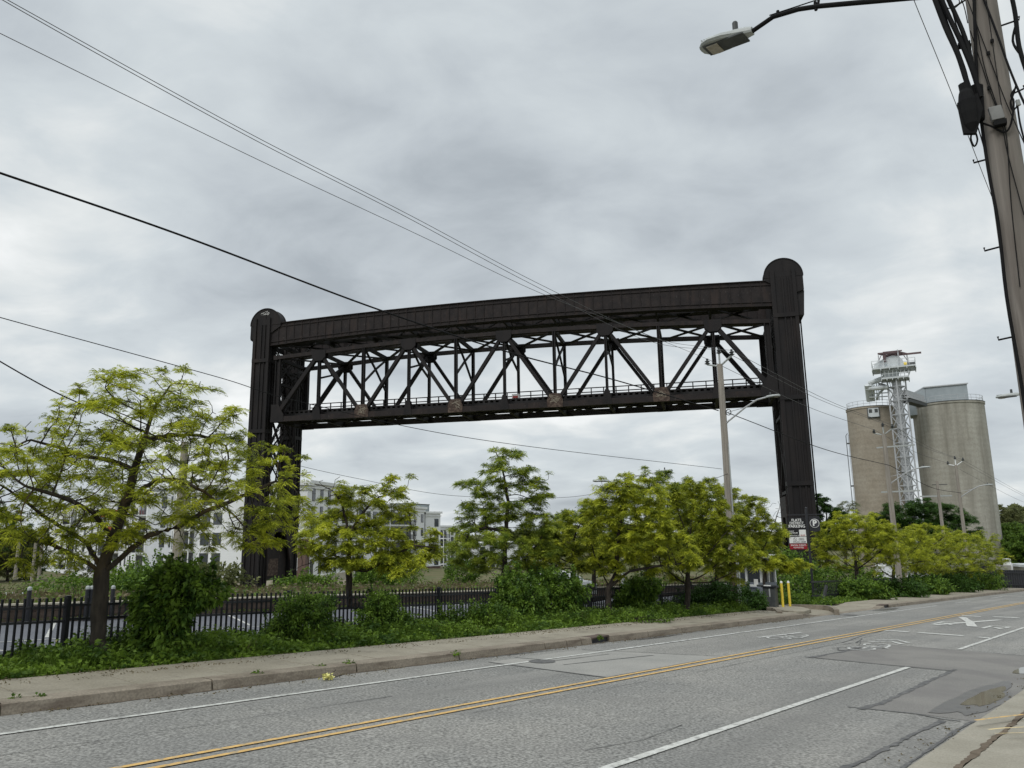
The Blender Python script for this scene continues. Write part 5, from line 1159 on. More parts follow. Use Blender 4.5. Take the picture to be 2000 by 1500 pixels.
fence('picket_fence','long black iron picket fence along the far pavement in front of the parking lot',5.65-2.44*5,5.65+2.44*12,16.5,16.5,FH)
r=root('guard_fence','black leaning steel fence panel behind the bushes right of the driveway','fence',G(41,16.6)); 
lb0=G(40.8,14.9,0); lb1=onray(1614,1144,np.hypot(lb0[0],lb0[1])+.6); m_=MB(); m_.bar(lb0,lb1,.1,.16); m_.build('leaning_end_post',M['black'],r)
m_=MB(); 
hq=1.12
for h_ in (hq,.4): m_.bar(G(41.3,15.6,h_),G(76,17.2,h_),.06,.09)
for u in np.arange(41.5,76,.26): m_.bar(G(u,15.6+(u-41.3)*.046,.05),G(u,15.6+(u-41.3)*.046,hq+.04),.035,.035)
m_.build('panel',M['black'],r)
m_=MB()
r=root('black_gate','solid black slatted gate closing the far end of the road','gate',G(88,13))
for u,v in zip(np.linspace(84.2,92.5,34),np.linspace(15.2,10.4,34)): m_.obox(G(u,v,-.1),U*.2-V*.11,V*.05,ZZ*1.85)
m_.bar(G(84,15.2,.4),G(92.7,10.3,.4),.05,.12); m_.bar(G(84,15.2,1.5),G(92.7,10.3,1.5),.05,.12); m_.build('gate_leaf',M['black'],r)
# railway crossing signal
r=root('crossing_signal','railway crossing signal with two round black discs by the far end of the pavement','railway signal',G(77.5,15.6)); b=G(77.5,15.6)
m_=MB(); m_.tube([b,b+ZZ*3.0],.07,8); m_.bar(b+ZZ*2.55-U*.45+V*.45,b+ZZ*2.55+U*.5-V*.5,.06,.08); m_.build('mast',M['galv'],r)
for e_,nm in ((-1,0),(1,1)):
    c=onray(1937 if e_>0 else 1923.5,1113.5,np.hypot(b[0],b[1])-.2); f=c/np.linalg.norm(c); s_=np.cross(f,ZZ); s_/=np.linalg.norm(s_); u_=np.cross(s_,f)
    m_=MB(); m_.prism([c+(s_*math.cos(a)+u_*math.sin(a))*.36 for a in np.linspace(0,2*math.pi,20)[:-1]],f*.05); m_.build('signal_disc',M['black'],r)
m_=MB(); m_.cbox(b+ZZ*2.1-V*.1,U*.05,V*.3,ZZ*.35); m_.build('plate',M['signwhite'],r)
# ================================================================ PARKING SIGN
bs=onv(1590,1175,17.8); us_=bs@U; bs=G(us_,17.8,0); Ds=np.hypot(bs[0],bs[1]); fS=np.array([bs[0],bs[1],0])/Ds; tS=np.array([fS[1],-fS[0],0])
def SG(px,py,d=0): r=ray(px,py); return r*((Ds+d)/(r@fS))
sg=root('parking_sign','tall black post sign for district parking with a round P disc beside it','sign',bs)
tp=SG(1577,994); px0=bs
m_=MB(); m_.bar(bs-ZZ*.1,zz(bs,tp[2]),.13,.13); m_.lathe(zz(bs,tp[2]),[(.075,0),(.08,.05),(.05,.1),(.001,.13)],10)
zc_=SG(1577,1005)[2]; xl_=SG(1539,1008)@tS-bs@tS; xr_=SG(1607,1008)@tS-bs@tS
m_.bar(zz(bs,zc_)+tS*xl_,zz(bs,zc_)+tS*xr_,.06,.07); m_.lathe(zz(bs,zc_-.04)+tS*(xr_+.02),[(.001,0),(.05,.02),(.06,.05),(.001,.1)],8); m_.build('post',M['black'],sg)
xA=SG(1539.5,1035)@tS-bs@tS; xB=SG(1574.5,1035)@tS-bs@tS; zA=SG(1541,1011)[2]; zB=SG(1545,1074)[2]; pw_=xB-xA; xc=(xA+xB)/2
m_=MB(); m_.cbox(zz(bs,(zA+zB)/2)+tS*xc,tS*pw_,fS*.05,ZZ*(zA-zB)); pn=m_.build('sign_panel',M['signblack'],sg)
fr_=-fS*.03
def at(zy,off=0): return zz(bs,0)+tS*(xc+off)+ZZ*zy+fr_
def txt(s_,zy,size,mt,off=0,sx=1,bold=.0015,al='CENTER',par=None,fr2=0.0): return text_part(s_,size,at(zy,off)-fS*fr2,tS,ZZ,M[mt],par or pn,al,bold,sx)
hS=zA-zB
txt('FLATS',zA-hS*.085,.215,'signwhite',sx=1.0,bold=.004); txt('DISTRICT',zA-hS*.178,.215,'signwhite',sx=.9,bold=.004); txt('PARKING',zA-hS*.275,.25,'signwhite',sx=.92,bold=.005)
txt('DAILY',zA-hS*.425,.105,'signwhite',-pw_*.46,al='LEFT'); txt('MAXIMUM',zA-hS*.48,.105,'signwhite',-pw_*.46,al='LEFT'); txt('MONTHLY',zA-hS*.565,.115,'signwhite',-pw_*.46,al='LEFT')
m_=MB(); m_.cbox(at(zA-hS*.485,pw_*.29),tS*pw_*.38,fS*.012,ZZ*hS*.21); p1=m_.build('price_plate',M['signwhite'],sg); txt('$5.00',zA-hS*.555,.125,'redletter',pw_*.29,sx=.95,par=p1,fr2=.01)
m_=MB(); m_.cbox(at(zA-hS*.70,0),tS*pw_*.96,fS*.014,ZZ*hS*.19); p2=m_.build('phone_plate',M['signwhite'],sg); txt('216-621-0328',zA-hS*.757,.135,'ink',.08,sx=.95,par=p2,fr2=.012); txt('PARKING',zA-hS*.655,.07,'ink',.20,par=p2,fr2=.012,bold=.001); txt('COMPANY',zA-hS*.695,.07,'ink',.20,par=p2,fr2=.012,bold=.001)
m_=MB(); c=at(zA-hS*.675,-pw_*.16)-fS*.012
for a in np.linspace(0,2*math.pi,19)[:-1]: m_.bar(c+(tS*math.cos(a)+ZZ*math.sin(a))*.095,c+(tS*math.cos(a+.36)+ZZ*math.sin(a+.36))*.095,.008,.014)
m_.bar(c,c+ZZ*.07-tS*.04,.008,.02); m_.bar(c,c-ZZ*.05+tS*.04,.008,.02); m_.build('emblem',M['ink'],p2)
m_=MB(); m_.cbox(at(zA-hS*.895,0),tS*pw_*.97,fS*.014,ZZ*hS*.17); p3=m_.build('events_plate',M['signred'],sg); txt('SPECIAL EVENTS',zA-hS*.86,.125,'signwhite',0,sx=.98,par=p3,fr2=.012); txt('AS POSTED',zA-hS*.93,.12,'signwhite',0,par=p3,fr2=.012)
cP=SG(1591,1022)@tS-bs@tS; zP=SG(1591,1022)[2]; rP=.255
m_=MB(); cc=zz(bs,zP)+tS*cP
wq=SG(1583,1022)@tS-bs@tS; m_.prism([zz(bs,zc_-.1)+tS*(cP-.3),zz(bs,zc_-.1)+tS*(cP+.3),cc+tS*.3-ZZ*.45,cc-ZZ*.52,cc-tS*.3-ZZ*.45],fS*.03); m_.build('disc_holder',M['black'],sg)
def disc(c,r_,th,mt,nm,par): m_=MB(); m_.prism([c+(tS*math.cos(a)+ZZ*math.sin(a))*r_ for a in np.linspace(0,2*math.pi,29)[:-1]],fS*th); return m_.build(nm,M[mt],par)
disc(cc-fS*.03,rP*1.06,.028,'signwhite','ring',sg); pd=disc(cc-fS*.045,rP*.93,.02,'greydisc','disc',sg)
text_part('P',.46,cc-fS*.055-ZZ*.0,tS,ZZ,M['signwhite'],pd,'CENTER',.02,1.0)
# ================================================================ ENTRANCE ISLAND: booth, gate machine, bollards
r=root('ticket_booth','small grey attendant booth with white framed windows half hidden by a tree at the entrance','booth',G(37,17,0)); 
def lb(mb,u0,u1,v0,v1,h0,h1,mi=0): mb.obox(G(u0,v0,h0),U*(u1-u0)-ZZ*TS*(u1-u0),V*(v1-v0),ZZ*(h1-h0),mi)
m_=MB(); lb(m_,36.2,37.9,16.0,17.6,.0,1.15); m_.build('lower_wall',M['booth'],r)
m_=MB(); lb(m_,36.3,37.8,16.1,17.5,1.15,2.3); m_.build('glazing',M['glass'],r)
for k,(u,v) in enumerate(((36.2,16.0),(37.8,16.0),(36.2,16.75),(36.2,17.5),(37.8,17.5),(37.0,16.0))): m_=MB(); lb(m_,u,u+.1,v,v+.1,1.15,2.3); m_.build('window_frame',M['trimw'],r)
m_=MB(); lb(m_,36.0,38.1,15.8,17.8,2.3,2.5); m_.build('roof',M['trimw'],r)
m_=MB(); lb(m_,36.15,36.2,16.2,16.4,.75,1.3); m_.build('notice',M['signwhite'],r)
r=root('ticket_machine','dark grey ticket machine cabinet next to the yellow bollards','machine',G(34,14.6,.12)); m_=MB(); lb(m_,33.8,34.15,14.4,14.95,.14,1.0); m_.build('cabinet',M['dkgrey'],r,bevel=.02); m_=MB(); lb(m_,33.75,34.2,14.35,15.0,1.0,1.06); m_.build('hood',M['black'],r)
m_=MB(); lb(m_,33.785,33.8,14.6,14.66,.6,.95); m_.build('display_strip',M['galv'],r)
r=root('barrier_gate','grey barrier gate housing with its striped arm resting level beside the booth','barrier gate',G(34.2,15.6,.1)); m_=MB(); lb(m_,34.0,34.5,15.3,16.0,.1,1.0); m_.build('housing',M['booth'],r,bevel=.02)
m_=MB(); 
for k in range(8): m_.bar(G(33.9,16.9,1.06)-V*.33*k,G(33.9,16.9,1.06)-V*.33*(k+1),.05,.09,k%2)
m_.build('barrier_arm',[M['signwhite'],M['dkgrey']],r)
for i,(px,py,v_) in enumerate(((1558,1185,13.3),(1541,1185,13.3))):
    b=onv(px-1,py,13.1 if i==0 else 12.9); 
for (u,v,lbk) in ((34.31,14.28,'yellow bollard immediately right of the dark ticket machine'),(35.0,14.24,'second yellow bollard, farther right of the ticket machine')):
    r=root('bollard',lbk,'bollard',G(u,v,.12),'yellow bollards at the entrance'); c=G(u,v,.1); m_=MB(); m_.lathe(c,[(.057,0),(.057,1.12),(.045,1.17),(.001,1.19)],14); m_.build('post',M['yellow'],r); m_=MB(); m_.lathe(c,[(.059,1.10),(.058,1.13),(.048,1.18),(.001,1.20)],14); m_.build('cap',M['signwhite'],r)
mb=MB()
pts=[(33.4,14.8),(32.2,13.7),(31.7,13.0),(31.7,12.65),(32.1,12.5),(33.8,12.85),(35.2,13.8),(35.6,14.6),(36.2,16.6),(33.8,16.6)]
mb.prism([G(a,b,.02) for a,b in pts],ZZ*.15); struct(mb.build('traffic_island',M['conc'],bevel=.02))
mb=MB()
def curb(pts):
    for a,b in zip(pts[:-1],pts[1:]): e_=(G(b[0],b[1])-G(a[0],a[1])); e_/=np.linalg.norm(e_); mb.bar(G(a[0],a[1],.09)-e_*.04,G(b[0],b[1],.09)+e_*.04,.2,.26)
curb([gp(x,y,.15) for x,y in ((1523,1198),(1519,1193),(1511,1189.5),(1500,1189))]); curb([gp(x,y,.17) for x,y in ((1634,1193),(1630,1189),(1622,1186),(1610,1184.5),(1590,1183.6),(1565,1183.2),(1540,1183))])
struct(mb.build('driveway_kerb',M['kerb']))
# small grey box + signal box etc
# black capped bollards along the retaining wall
for px,top,bot in ((53,1163,1222),(167,1160,1217),(175,1161,1216),(217,1159,1215)):
    u_=(onv(px,1200,25.9)@U); r=root('marker_post',{53:'slim black post with a pale cap by the timber wall, far left',167:'white-capped black post just left of the big tree trunk',175:'thin black post touching the left capped post of the pair',217:'black post with white cap just right of the big tree trunk'}[px],'post',G(u_,25.9),'black posts along the timber wall')
    c=G(u_,25.9); m_=MB(); m_.lathe(c,[(.06,0),(.06,1.0),(.001,1.02)],10); m_.build('shaft',M['black'],r); m_=MB(); m_.lathe(c,[(.065,.96),(.065,1.02),(.04,1.06),(.001,1.07)],10); m_.build('cap',M['ltgrey'],r)
# old wooden piles at far left
for px,py0,py1,lb_ in ((31,1070,1113,'leftmost of three slender pale wooden poles at far left'),(64,1075,1117,'middle one of three slender pale wooden poles at far left'),(77,1080,1115,'rightmost of three slender pale wooden poles, next to the white apartments')):
    b=onray(px,py1,150); t=onray(px+6,py0-28,150); r=root('wooden_pole',lb_,'pole',b,'pale wooden poles at far left'); m_=MB(); m_.tube([b-ZZ*1.5,zz(b,t[2])],[.28,.22],8); m_.build('pole_shaft',M['wood'],r)
# ================================================================ LAMP POSTS IN THE LOT
def lot_lamp(label,u,v,h,arms,shaft='galv',r0=.11,s=.8):
    b=G(u,v); r=root('lamp_post',label,'lamp post',b,'lamp posts of the parking lot'); m_=MB(); m_.tube([b,b+ZZ*h],[r0,r0*.6],10); m_.build('shaft',M[shaft],r)
    T=b+ZZ*h
    for (d,L_,rise) in arms:
        d=np.asarray(d,float); m_=MB(); p=[T-ZZ*.3,T+d*L_*.35+ZZ*rise*.8,T+d*L_+ZZ*rise]; m_.tube(p,.035,6); m_.build('lamp_arm',M['galv'],r); luminaire(p[-1],d+ZZ*.05,r,s)
    return r
b=onray(343,1135,30); ub,vb=b@U,b@V
lot_lamp('pale concrete lamp post behind the big left tree with two lamp heads among its leaves',ub,vb,onray(372,800,30)[2]-G(ub,vb)[2]-1.2,[(tE*.98-fE*.1,1.6,.1),(-tE,.6,.1)],'conc',.21,.9)
b=onray(1218,1150,46); ub,vb=b@U,b@V
lot_lamp('lamp post with several lamp heads rising above the yellow middle trees',ub,vb,onray(1200,955,46)[2]-G(ub,vb)[2],[(-tE,1.0,.5),(-tE*.8-fE*.6,.6,.45),(tE,2.6,.9)],'galv',.12,.95)
# ================================================================ TREES
def tb(u,v): return G(u,v,.05)
tg='honey locust trees along the fence'
tree('locust_tree','big spreading tree with yellow-green leaves nearest the camera at left, mossy forked trunk','tree',tb(6.0,15.4),
 [(191,1250),(195,1180),(200,1118)],
 [(90,1060,110,45),(60,1000,95,50,.3),(130,930,120,60,0),(200,850,105,60,.4),(290,800,110,55,-.3),(350,760,45,36),(230,770,85,28,.4),(400,830,70,50),(440,900,55,45,.5),(460,990,80,50,-.5),(545,950,55,60,0),(500,1050,55,35,-.4),(330,930,120,70,-.9),(260,1010,120,55,1.0),(40,900,70,50,-.8),(120,1040,90,35,-1.0),(400,1050,60,22,.3),(-30,980,90,80,0),(355,735,20,24),(180,760,40,20,0),(290,875,90,40,.8),(390,960,70,45,-.5),(575,1010,45,35,.2),(540,895,45,22)],
 3500,'fgold',17500,.150,11,.138,
 [[(200,1118),(222,1050,.1),(245,985,.15),(262,920,.1),(282,860,0),(300,800,.1),(335,750)],
  [(200,1118),(240,1085,-.2),(290,1045,-.4),(345,1030,-.4),(400,1000,-.5),(460,975,-.5),(540,940,-.3)],
  [(200,1118),(160,1095,.1),(100,1062,.2),(40,1050,.3),(-40,1030,.2)],
  [(200,1118),(170,1060,.4),(130,1035,.5),(90,1010,.5),(20,960,.4)],
  [(262,920),(220,900,.5),(160,890,.6),(100,870,.5),(60,860,.4)],
  [(245,985),(300,940,-.5),(340,935,-.8),(400,960,-.9),(450,1000,-.8)],
  [(282,860),(330,850,.3),(390,850,.4),(440,870,.4)],
  [(222,1050),(180,1000,-.6),(120,970,-.9),(50,950,-1.0)]],tg,step=.14,kill=.235,bark='barkm',seed=5,dropfrac=.46,tier=.36,perp=1.0,n=7,lw=(.26,.075))
tree('locust_tree','second tree from the left, small with golden leaves and bare twigs at its top left','tree',tb(14.1,15.4),
 [(682,1180),(682,1125),(680,1095)],
 [(720,965,85,24),(770,990,50,22),(700,1010,70,30,.4),(650,1055,75,32,-.3),(740,1060,85,38,0),(800,1080,60,32,.3),(830,1050,35,24),(690,1090,60,26,-.5),(640,1010,45,30,.3),(632,955,30,26,0),(780,940,30,22),(625,1100,35,16),(780,1110,55,18,-.4),(660,950,22,22)],
 1600,'fgold',11000,.160,9,.088,
 [[(682,1110),(715,1115,-.1),(760,1090,-.2),(810,1065,-.2),(850,1070)],[(680,1095),(682,1040),(668,985,.1),(655,965,.1)],[(680,1095),(640,1080,.3),(610,1068,.3)],[(682,1040),(710,1000,.2),(740,970,.2)],[(640,1080),(590,1105,.2),(560,1120,.2)]],tg,step=.15,kill=.26,seed=9,dropfrac=.3,tier=.4,bare=[(615,930,50,40),(645,940,22,22),(580,1110,30,30)])
GR=1.14
tree('locust_tree','tall fresh-green tree with a pointed top left of the middle, its trunk hidden by bushes','tree',tb(20.0,17.3),
 [(985,1180),(984,1100),(988,1040)],
 [(985,900,42,26),(1000,930,62,28),(940,960,52,30),(1020,960,60,30,.3),(985,1000,92,34),(930,1030,52,36),(1040,1030,52,36,.2),(960,1070,82,38,-.4),(905,1085,35,30),(1060,1080,42,32),(975,880,16,12),(1000,1110,60,20,.3),(935,1105,45,18),(1070,945,12,22),(985,1050,90,60,.8)],
 1900,'fgreen',19000,.165,8,.12,
 [[(985,1120),(988,1040),(992,980),(985,930),(970,885)],[(985,1120),(1010,1110,.2),(1040,1075,.2)],[(988,1040),(950,1030,-.2),(915,1040)]],tg,step=.17,kill=.30,seed=13,dropfrac=.1,tier=.42)
tree('locust_tree','short broad yellow-green tree between the tall green tree and the golden middle tree','tree',tb(23.5,19.5),
 [(1121,1170),(1121,1130),(1120,1100)],
 [(1110,1050,62,30),(1150,1075,52,32),(1080,1075,52,30),(1130,1020,50,22),(1170,1095,38,25),(1060,1100,38,22),(1120,1100,65,20,-.4),(1160,1000,25,20)],
 1000,'fmix',11500,.18,8,.09,[],tg,step=.18,kill=.31,seed=17,dropfrac=.12,tier=.4)
tree('locust_tree','middle tree with golden leaves and a slender pale trunk standing right of the fence opening','tree',tb(23.4,15.3),
 [(1189,1190),(1188,1160),(1187,1140)],
 [(1210,950,44,26),(1180,975,42,26),(1245,975,52,30),(1200,1010,62,30),(1265,1020,55,34),(1240,1060,72,34,-.3),(1180,1050,42,28),(1300,1060,46,30),(1330,1085,38,26),(1250,1100,65,22),(1170,1100,28,20),(1225,930,20,16)],
 1500,'fgold',14500,.17,8,.10,
 [[(1188,1150),(1205,1115),(1205,1060),(1215,1000),(1225,950)],[(1188,1150),(1230,1115,-.1),(1290,1105,-.2),(1330,1100)],[(1188,1140),(1172,1110,.2),(1160,1080,.3)]],tg,step=.17,kill=.30,seed=21,dropfrac=.22,tier=.4)
tree('locust_tree','leafy green and gold tree just left of the nearest grey wooden pole','tree',tb(27.6,15.4),
 [(1343,1180),(1343,1150)],
 [(1330,960,38,24),(1370,965,40,26),(1345,1000,70,34),(1300,1030,42,34),(1395,1020,52,34),(1350,1055,88,38),(1300,1095,55,28),(1400,1080,62,32),(1350,1110,80,24),(1430,1110,42,22),(1280,1060,40,30)],
 1500,'fmix',19000,.18,8,.11,[],tg,step=.18,kill=.32,seed=25,dropfrac=.07,tier=.42)
tree('locust_tree','dense green tree behind and right of the tall pointed tree','tree',tb(27,24.5),
 [(1160,1150),(1160,1110)],
 [(1150,1000,40,22),(1110,1020,40,24),(1190,1010,40,26),(1140,1050,80,34),(1200,1070,50,30),(1090,1075,40,30),(1150,1100,90,26)],
 900,'fgreen',12000,.21,7,.11,[],tg,step=.22,kill=.38,seed=28,dropfrac=.05,tier=0)
tree('locust_tree','dense green tree behind the nearest grey wooden pole','tree',tb(37,24),
 [(1400,1150),(1400,1110)],
 [(1390,955,34,22),(1425,975,36,22),(1360,985,36,26),(1400,1020,74,34),(1450,1030,36,30),(1370,1070,60,34),(1430,1090,70,30),(1480,1075,40,30)],
 1000,'fmix',14000,.22,7,.12,[],tg,step=.22,kill=.38,seed=27,dropfrac=.04,tier=0)
tree('locust_tree','dense green tree rising behind the golden middle tree','tree',tb(31,23),
 [(1265,1150),(1265,1100)],
 [(1275,935,36,20),(1245,945,30,20),(1305,950,36,24),(1260,990,62,34),(1310,1000,52,34),(1280,1050,80,44),(1230,1030,32,30),(1290,925,14,10),(1330,960,30,22)],
 1100,'fgreen',15000,.21,7,.12,[],tg,step=.22,kill=.38,seed=29,dropfrac=.03,tier=0)
tree('locust_tree','wide twiggy tree between the grey wooden pole and the right tower','tree',tb(37.5,17.5),
 [(1452,1165),(1452,1130)],
 [(1460,990,46,20),(1500,1000,38,18),(1440,1020,42,26),(1480,1040,50,26),(1445,1060,55,28),(1495,1075,36,14),(1522,1035,14,22),(1530,1000,16,10),(1400,1060,38,42),(1430,1105,30,14),(1545,1103,26,6),(1420,970,22,16),(1515,985,26,10)],
 1250,'fmix',14000,.20,7,.11,[],tg,step=.20,kill=.34,seed=33,dropfrac=.12,tier=.5,bare=[(1525,985,28,14),(1440,965,18,14)])
tree('locust_tree','low golden tree in front of the right bridge tower foot','tree',tb(36.2,16.2),
 [(1490,1150),(1495,1115)],
 [(1505,1100,44,13),(1535,1100,36,9),(1572,1103,16,6),(1530,1112,40,8),(1455,1085,26,12)],
 560,'fgold',6500,.19,7,.07,[],tg,step=.19,kill=.32,seed=35,dropfrac=.1,tier=.4)
rg='golden trees in a row right of the entrance'
for i,(u,v,px,py,bl,nl,lb_,mt) in enumerate((
 (51,16.3,1674,1128,[(1660,1015,26,14),(1692,1015,26,14),(1665,1035,55,18),(1640,1055,40,18),(1700,1050,46,22),(1670,1075,66,20),(1632,1090,16,9),(1730,1075,26,26),(1660,1100,44,12),(1630,1045,14,16)],7000,'first golden tree right of the parking sign','fgold'),
 (60,16.6,1745,1122,[(1745,1045,38,18),(1770,1060,36,20),(1735,1075,38,22),(1780,1085,42,22),(1750,1105,55,14)],4600,'second golden tree of the right row, around the pole with two cross bars','fgold'),
 (66,17.2,1788,1120,[(1805,1045,40,16),(1785,1065,30,18),(1830,1065,42,20),(1800,1090,46,22),(1845,1095,36,18)],4600,'third golden tree of the right row, below the dark green tree','fgold'),
 (73,17.2,1822,1122,[(1850,1055,40,14),(1870,1075,42,18),(1840,1085,36,18),(1865,1105,42,16),(1820,1110,30,10)],3900,'fourth tree of the right row, green and gold','fmix'),
 (80,17.5,1885,1128,[(1905,1065,26,18),(1925,1055,16,12),(1900,1090,40,20),(1930,1080,20,16),(1890,1115,34,16),(1915,1110,26,14)],4300,'last tree of the right row, in front of the right silo','fmix'))):
    tree('locust_tree',lb_,'tree',tb(u,v),[(px,py+12),(px,py-4)],bl,int(nl*.14),mt,int(nl*2.0),.23,6,.12,[],rg,step=.26,kill=.42,seed=41+i,dropfrac=.03,tier=.5,perp=1.3)
# denser trees
def tree_at(name,label,px,py,D,blobs,natt,mt,nl,fl,r0,seed,group=None,step=.4,kill=.7,k=5,drop=.0,zb=None,bark='bark',tip=None,lw=(.34,.14)):
    b=onray(px,py,D); 
    if zb is not None: b=zz(b,zb)
    return tree(name,label,'tree',b,[(px,py-14)],blobs,natt,mt,int(nl*1.9),fl,k,r0,[],group,step=step,kill=kill,bark=bark,seed=seed,dropfrac=drop,perp=1.0,lw=lw)
tree_at('maple_tree','round dark green tree in front of the elevator tower and right silo',1800,1120,108,[(1795,1003,50,20),(1760,1020,42,16),(1830,1020,44,22),(1800,1045,70,24),(1850,1040,36,22),(1735,1028,22,14)],900,'fdark',11000,.42,.3,61)
tree_at('maple_tree','dark green tree showing just right of the right bridge tower ropes',1615,1120,100,[(1605,1000,22,24),(1625,1015,22,20),(1610,1040,30,26),(1600,975,10,10)],420,'fdark',4600,.40,.25,62)
tree_at('budding_tree','pale budding tree left of the brown silo, nearly leafless',1652,1110,125,[(1655,1000,20,18),(1648,1020,22,18),(1662,985,10,8)],420,'fpale',1500,.30,.22,63,step=.35,kill=.55)
for i,(px,D,bl,mt,lb_) in enumerate(((1962,190,[(1960,1010,16,14),(1966,1035,22,20),(1960,1060,22,26)],'folive','olive tree directly right of the right silo on the hillside'),
   (1990,205,[(1994,1000,20,8),(1992,1020,26,14),(1985,1045,28,20)],'folive','tall olive tree at the right edge above the concrete building'),
   (1972,160,[(1975,1040,22,12),(1985,1060,32,20),(1975,1085,30,18)],'fbush','green tree in front of the olive hillside trees at the right edge'),
   (2010,150,[(2005,1085,26,22),(2010,1065,30,16)],'fbush','dark green tree cut by the right edge above the concrete building'))):
    tree_at('hillside_tree',lb_,px,1118,D,bl,600,mt,9000,.5,.35,70+i,'trees beyond the right silo',step=.6,kill=.9,zb=-9)
for i,(px,D,bl,mt,lb_) in enumerate(((15,175,[(15,1070,28,26),(10,1095,30,24)],'folive','olive bushy tree at the far left edge behind the field'),
   (48,180,[(48,1072,24,26),(45,1100,26,18)],'fdark','dark tree between the slender pale poles at far left'),
   (80,250,[(78,1080,16,20),(88,1060,12,14)],'fdark','dark tree next to the white apartments at far left'),
   (-20,170,[(-20,1050,30,40)],'fdark','dark tree cut by the left edge of the photo'))):
    tree_at('field_tree',lb_,px,1130,D,bl,400,mt,6000,.5,.3,80+i,'trees behind the field at far left',step=.7,kill=1.1,zb=-8)
# shrubs on the field in front of the apartments
fs_=[(150,1118,62,[(0,0,.9,2.8,1.6,1.3),(2.2,.5,.6,1.6,1.4,.9)],'fbush','wide leafy shrub in front of the white wing, left of the big trunk'),
 (255,1122,52,[(0,0,.8,1.8,1.2,1.2),(1.6,0,.9,1.4,1.2,1.3)],'fweed','leafy shrub in the field just right of the big trunk'),
 (330,1128,50,[(0,0,.7,2.6,1.3,1.1),(-2,0,.5,1.6,1.2,.8)],'fbush','field shrub at the foot of the pale lamp post'),
 (400,1132,46,[(0,0,.7,2.2,1.2,1.0)],'folive','olive field shrub left of the bridge tower footing'),
 (775,1142,70,[(0,0,1.2,2.2,1.4,1.6),(-2,0,.8,1.5,1.2,1.1)],'fweed','bright green shrub before the brick storey of the balcony apartments'),
 (735,1150,66,[(0,0,.8,2.0,1.4,1.1)],'fweed','low shrub beside the rubble heap near the second tree'),
 (900,1140,75,[(0,0,1.2,1.8,1.4,1.6)],'fbush','shrub before the low brick building'),
 (600,1150,60,[(0,0,.6,2.4,1.2,.8)],'fweed','weedy shrub at the foot of the brick corner tower'),
 (60,1140,70,[(0,0,.8,4,1.5,1.2),(4,0,.6,3,1.5,1.0)],'folive','olive brush near the far left edge of the field'),
 (1645,1140,66,[(0,0,.8,3,1.4,1.0)],'fweed','green brush right of the bridge tower foot'),
 (1560,1150,52,[(0,0,.5,2.6,1.4,.7),(-2.5,0,.9,1.2,1.0,1.4)],'fbush','shrub at the left side of the right bridge tower foot'),
 (1515,1150,60,[(0,0,1.5,3.0,1.6,2.0)],'fbush','tall shrub behind the yellow bollards')]
for i,(px,py,D,lo,mt,lb_) in enumerate(fs_):
    b=onray(px,py,D); b=zz(b,zg(b)); bush('shrub',lb_,b,lo,2600,mt,.22,'shrubs on the field',seed=100+i,nst=10)
# ================================================================ BUSHES ALONG THE FENCE
fb='bushes along the picket fence'
def fbush(px,v,lobes,n,mt,leaf,lb_,seed,py=1250):
    u=onv(px,py,v)@U; return bush('bush',lb_,G(u,v,.05),lobes,n,mt,leaf,fb,seed=seed)
fbush(322,15.3,[(-.1,0,.6,.52,.55,.58),(.1,0,1.15,.52,.5,.42),(-.25,.1,1.1,.42,.45,.35),(.5,.1,1.25,.48,.45,.32),(.15,0,1.55,.28,.3,.22),(-.3,0,.35,.38,.4,.32)],5200,'fbush',.125,'large leafy bush bulging over the pavement edge right of the big tree',201,1290)
fbush(598,15.6,[(0,0,.5,.55,.5,.5),(.15,0,.85,.46,.45,.32),(-.25,0,.8,.38,.4,.3),(-.6,0,.35,.35,.4,.3)],8500,'fbush',.06,'rounded dense bush left of the second tree trunk',202)
fbush(738,15.7,[(0,0,.5,.5,.45,.5),(.1,0,.85,.4,.4,.28),(.45,0,.4,.4,.4,.3)],7000,'fbush',.06,'rounded dense bush just right of the second tree trunk',203)
fbush(905,15.6,[(0,0,.3,.8,.45,.35),(.9,0,.35,.7,.45,.35)],3000,'fweed',.08,'low bush before the fence left of the tall green tree',204,1230)
fbush(1000,16.0,[(0,0,.5,.75,.6,.5),(.3,.2,.9,.7,.6,.4),(-.6,0,.35,.5,.5,.3),(.1,.4,1.3,.55,.5,.3)],5600,'fbush',.10,'big bush overgrowing the fence under the tall green tree',205,1220)
fbush(1085,15.9,[(0,0,.6,.75,.6,.6),(.1,.2,1.15,.7,.55,.45),(.5,.1,.9,.6,.5,.5),(-.4,.3,1.35,.4,.4,.3)],5200,'fbush',.10,'tall bush swallowing the fence left of the slender golden tree',206,1210)
fbush(1165,15.0,[(0,0,.15,1.0,.4,.2),(1.4,0,.15,1.0,.4,.22)],2200,'fweed',.07,'low light green plants at the foot of the slender golden tree',207,1215)
fbush(1245,15.9,[(0,0,.7,.7,.5,.55),(.3,0,1.05,.6,.5,.45),(-.3,0,.35,.6,.45,.4)],4200,'fbush',.11,'bush between the slender golden tree and the next tree',208,1200)
fbush(1385,15.6,[(0,0,.5,1.0,.6,.55),(.6,0,.75,.8,.5,.4),(-.7,0,.35,.7,.5,.35)],5000,'fdark',.09,'dark bush left of the nearest grey wooden pole foot',209,1190)
fbush(1462,15.2,[(-.2,0,.4,.7,.6,.45),(.4,0,.25,.4,.5,.3),(-.5,.2,.75,.5,.5,.3)],5000,'fdark',.09,'dark bush right of the nearest grey wooden pole foot',210,1185)
